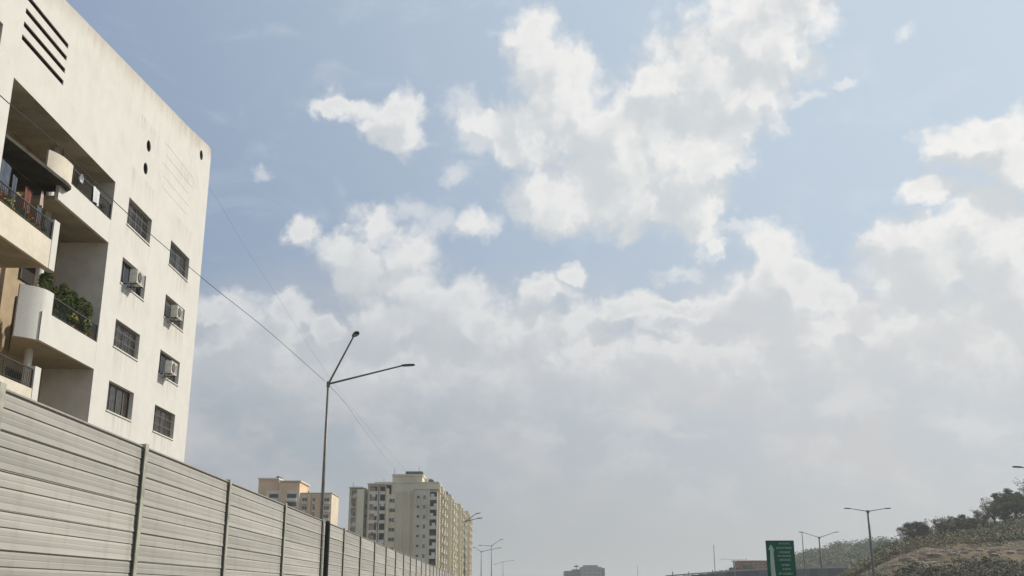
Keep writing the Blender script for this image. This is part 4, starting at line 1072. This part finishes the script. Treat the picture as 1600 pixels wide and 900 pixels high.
T = [(1378, 284, 2, .75, 'small dark tree at the low left end of the hill crest'), (1392, 282, 0, 1.05, 'rounded dark tree second from the low left end of the hill crest'),
     (1408, 286, 1, 1.0, 'wide dark tree third from the left along the hill crest'), (1428, 280, 2, .8, 'thin dry tree right of the dark trees at the left of the crest'),
     (1441, 285, 1, .95, 'open branched tree showing sky, left of the bright green one'), (1457, 288, 3, 1.1, 'greener rounded tree in the middle of the hill crest'),
     (1473, 284, 1, .8, 'low tree just right of the greener rounded tree'), (1490, 286, 2, .8, 'dry grey tree right of the middle of the crest'),
     (1507, 288, 2, .95, 'slim upright dry tree on the crest'), (1522, 284, 0, .9, 'bushy tree left of the domed grey one'),
     (1539, 288, 3, 1.45, 'domed grey green tree on the upper crest'), (1557, 282, 1, .9, 'low tree between the domed tree and the tall right one'),
     (1574, 286, 2, 1.25, 'tall airy tree near the right edge of the photo'), (1590, 288, 0, 1.35, 'tall dense tree at the right edge of the photo'), (1612, 284, 1, 1.3, 'tree cut off by the right edge of the photo'),
     (1350, 292, 1, .7, 'tiny tree behind the double armed lamp at the foot of the hill'), (1336, 288, 3, .6, 'lowest tree left of the double armed lamp'),
     (1640, 286, 0, 1.2, 'tree on the crest beyond the right edge'), (1680, 286, 2, 1.2, 'dry tree on the crest beyond the right edge')]
for px, Y, k, s_, lab in T:
    x = (px - 800) / F_PX / CP * Y
    t = thing('tree', lab, 'tree', (x, Y, hill_z(x, Y) - .2), random.uniform(0, 6), group='trees along the hill crest'); s_ *= 1.18; t.scale = (s_, s_, s_)
    put('trunk', variants[k][0], t); put('crown', variants[k][1], t)
for px, Y, s_, lab in ((1112, 405, .9, 'low dark tree left of the red brown building'), (1126, 408, 1.1, 'dark tree second left of the red brown building'), (1139, 400, 1.2, 'dark bushy tree touching the left of the red brown building'),
                       (1150, 402, 1.1, 'dark tree at the corner of the red brown building'), (1100, 410, .8, 'farthest left low tree over the flyover')):
    x = (px - 800) / F_PX / CP * Y
    t = thing('tree', lab, 'tree', (x, Y, GZ + 4.5), random.uniform(0, 6), group='trees behind the flyover'); t.scale = (s_ * 1.3,) * 3
    put('trunk', variants[0][0], t); put('crown', variants[3][1], t)

# ------------------------------------------------------------------ flyover, red building
Yf = 380
fly = thing('flyover', 'low flyover with dark blue and teal sheeting crossing behind the green sign', 'flyover', (0, 0, 0))
seg = [(1040, 899), (1070, 896.5), (1110, 893.5), (1150, 890.5), (1200, 888), (1250, 886.5), (1300, 885.5), (1350, 885), (1450, 885)]
deck_mb, cap_mb = MB(), MB()
pts = [at(x, y, Yf) for x, y in seg]
for a, b in zip(pts[:-1], pts[1:]):
    for mbq, dz0, dz1, dy0, dy1 in ((cap_mb, -.45, 0, -.3, .3), (deck_mb, -3.2, -2.2, 0, 12)):
        mbq.add([(a.x, Yf + dy0, a.z + dz0), (b.x, Yf + dy0, b.z + dz0), (b.x, Yf + dy1, b.z + dz0), (a.x, Yf + dy1, a.z + dz0), (a.x, Yf + dy0, a.z + dz1), (b.x, Yf + dy0, b.z + dz1), (b.x, Yf + dy1, b.z + dz1), (a.x, Yf + dy1, a.z + dz1)],
                [(0, 3, 2, 1), (4, 5, 6, 7), (0, 1, 5, 4), (1, 2, 6, 5), (2, 3, 7, 6), (3, 0, 4, 7)])
cap_mb.build('parapet_cap', 'concrete', fly); deck_mb.build('deck', 'concrete', fly)
sheet_me = [MB().box(0, 2.96, -.05, .05, 0, 3.4).mesh('sheet', m) for m in ('navy_sheet', 'teal_sheet')]
x = pts[0].x
while x < pts[-1].x - 3:
    px = x / Yf * F_PX * CP + 800
    for a, b in zip(pts[:-1], pts[1:]):
        if a.x <= x <= b.x: z = a.z + (b.z - a.z) * (x - a.x) / (b.x - a.x)
    put('sheet', sheet_me[1 if 1150 < px < 1215 or random.random() < .15 else 0], fly, (x, Yf - .36, z - 3.9)); x += 3
for px in range(1060, 1450, 60): p = at(px, 890, Yf); MB().box(p.x - .8, p.x + .8, Yf + 4, Yf + 8, GZ, p.z - 2.5).build('pier', 'concrete', fly)
red = thing('red_building', 'long low red brown building peeking out left of the green sign', 'building', (0, 0, 0))
q = wbox(430, 1155, 1215, 877, 12); part_box('wall', 'brick_red', red, q)
q = wbox(429.5, 1153, 1217, 875.6, 13, q[5] + .003); part_box('roof', 'far_pink', red, q)
for k in range(6): p = at(1159 + k * 8, 880, 430); far_window(red, p.x, 430, p.z, 1.1, 1.3)

# ------------------------------------------------------------------ green road sign
Ys = 60
sg = thing('road_sign', 'green roadside direction sign with a white straight up arrow and rows of white text', 'sign', (0, 0, 0))
a = at(1196, 844.5, Ys); b = at(1240, 844.5, Ys); x0, x1, zt_ = a.x, b.x, a.z
zb_ = GZ + 2.2
MB().box(x0, x1, Ys, Ys + .012, zb_, zt_).build('panel', 'sign_green', sg)
mb = MB(); e = .035
mb.box(x0, x1, Ys - .006, Ys - .002, zt_ - e, zt_ - .0); mb.box(x1 - e, x1, Ys - .006, Ys - .002, zb_, zt_ - e - .001)
mb.build('border', 'sign_frame', sg)
mb = MB()
for x in (x0 + .12, x1 - .2): mb.box(x, x + .10, Ys + .014, Ys + .10, GZ, zt_ - .05)
mb.build('sign_post', 'sign_frame', sg)
mb = MB()
for z in (zt_ - .3, zt_ - 1.2, zb_ + .3): mb.box(x0 + .05, x1 - .05, Ys + .014, Ys + .05, z, z + .06)
mb.build('brace', 'sign_frame', sg)
def sp(px, py): q_ = at(px, py, Ys - .004); return (q_.x, Ys - .004, q_.z)
mb = MB()
tip, l_, r_, s0, s1 = (1204.3, 850.5), (1200.4, 858.5), (1210.3, 860.2), (1203.2, 859.5), (1208.4, 860)
mb.add([sp(*tip), sp(*r_), sp(*s1), sp(*s0), sp(*l_)], [(0, 4, 3, 2, 1)])
stem = [(1203.2, 859.5, 1208.4), (1203.6, 875, 1209.8), (1204.4, 890, 1211.2), (1206, 905, 1213.4), (1207, 918, 1214)]
vs = []
for l0, y, r0 in stem: vs += [sp(l0, y), sp(r0, y)]
mb.add(vs, [(2 * i, 2 * i + 2, 2 * i + 3, 2 * i + 1) for i in range(len(stem) - 1)])
mb.build('arrow', 'sign_white', sg)
rnd = random.Random(21)
lines = [(1216.5, 1234.5, 849.3, 2.6), (1213, 1238, 856.3, 2.8), (1218, 1235, 863.0, 3.2), (1215, 1237, 868.8, 2.4), (1218, 1236, 875.0, 3.2), (1221, 1234.5, 882.8, 3.0), (1223, 1236, 889.3, 2.4), (1217, 1240, 896.5, 2.8), (1220, 1236, 903.5, 2.8)]
for xa, xb, yc, hh in lines:                  # each line: glyph-like strokes with a head line, unreadable as in the photograph
    mb = MB(); x = xa
    while x < xb - 1.0:
        wg = rnd.uniform(1.3, 2.3); xe = min(x + wg, xb)
        def bar(u0, v0, u1, v1, t=.42):
            A_, B_ = sp(u0, v0), sp(u1, v1); d = Vector((B_[0] - A_[0], 0, B_[2] - A_[2])); 
            if d.length < 1e-6: return
            n_ = Vector((-d.z, 0, d.x)).normalized() * t * .019
            A_, B_ = Vector(A_), Vector(B_); off = Vector((0, -.0006 * rnd.random(), 0))
            mb.add([A_ - n_ + off, B_ - n_ + off, B_ + n_ + off, A_ + n_ + off], [(0, 1, 2, 3)])
        y0_, y1_ = yc - hh / 2, yc + hh / 2
        bar(x, y0_ + .3, xe, y0_ + .3)
        bar((x + xe) / 2 + rnd.uniform(-.3, .3), y0_, (x + xe) / 2, y1_)
        if rnd.random() < .7: bar(x, yc, xe - .3, y1_)
        if rnd.random() < .6: bar(x + .2, y1_ - .3, xe - .2, y1_ - .3)
        x = xe + .35
        if rnd.random() < .14: x += .9
    mb.build('text_line', 'sign_white', sg)

# ------------------------------------------------------------------ haze
HAZE = 0.00032
if HAZE:
    mb = MB(); mb.box(-4100, 4100, -4100, 4100, GZ - 1.2, 75)
    hm = bpy.data.materials.new('haze_air'); hm.use_nodes = True; t = NT(hm.node_tree); t.n.clear()
    pv = t.new('ShaderNodeVolumePrincipled'); pv.inputs['Density'].default_value = HAZE; pv.inputs['Color'].default_value = c4(.89, .91, .88)
    pv.inputs['Anisotropy'].default_value = 0.2
    o_ = t.new('ShaderNodeOutputMaterial'); t.l.new(pv.outputs[0], o_.inputs['Volume']); MAT['haze_air'] = hm
    mb.build('haze', 'haze_air', kind='stuff')
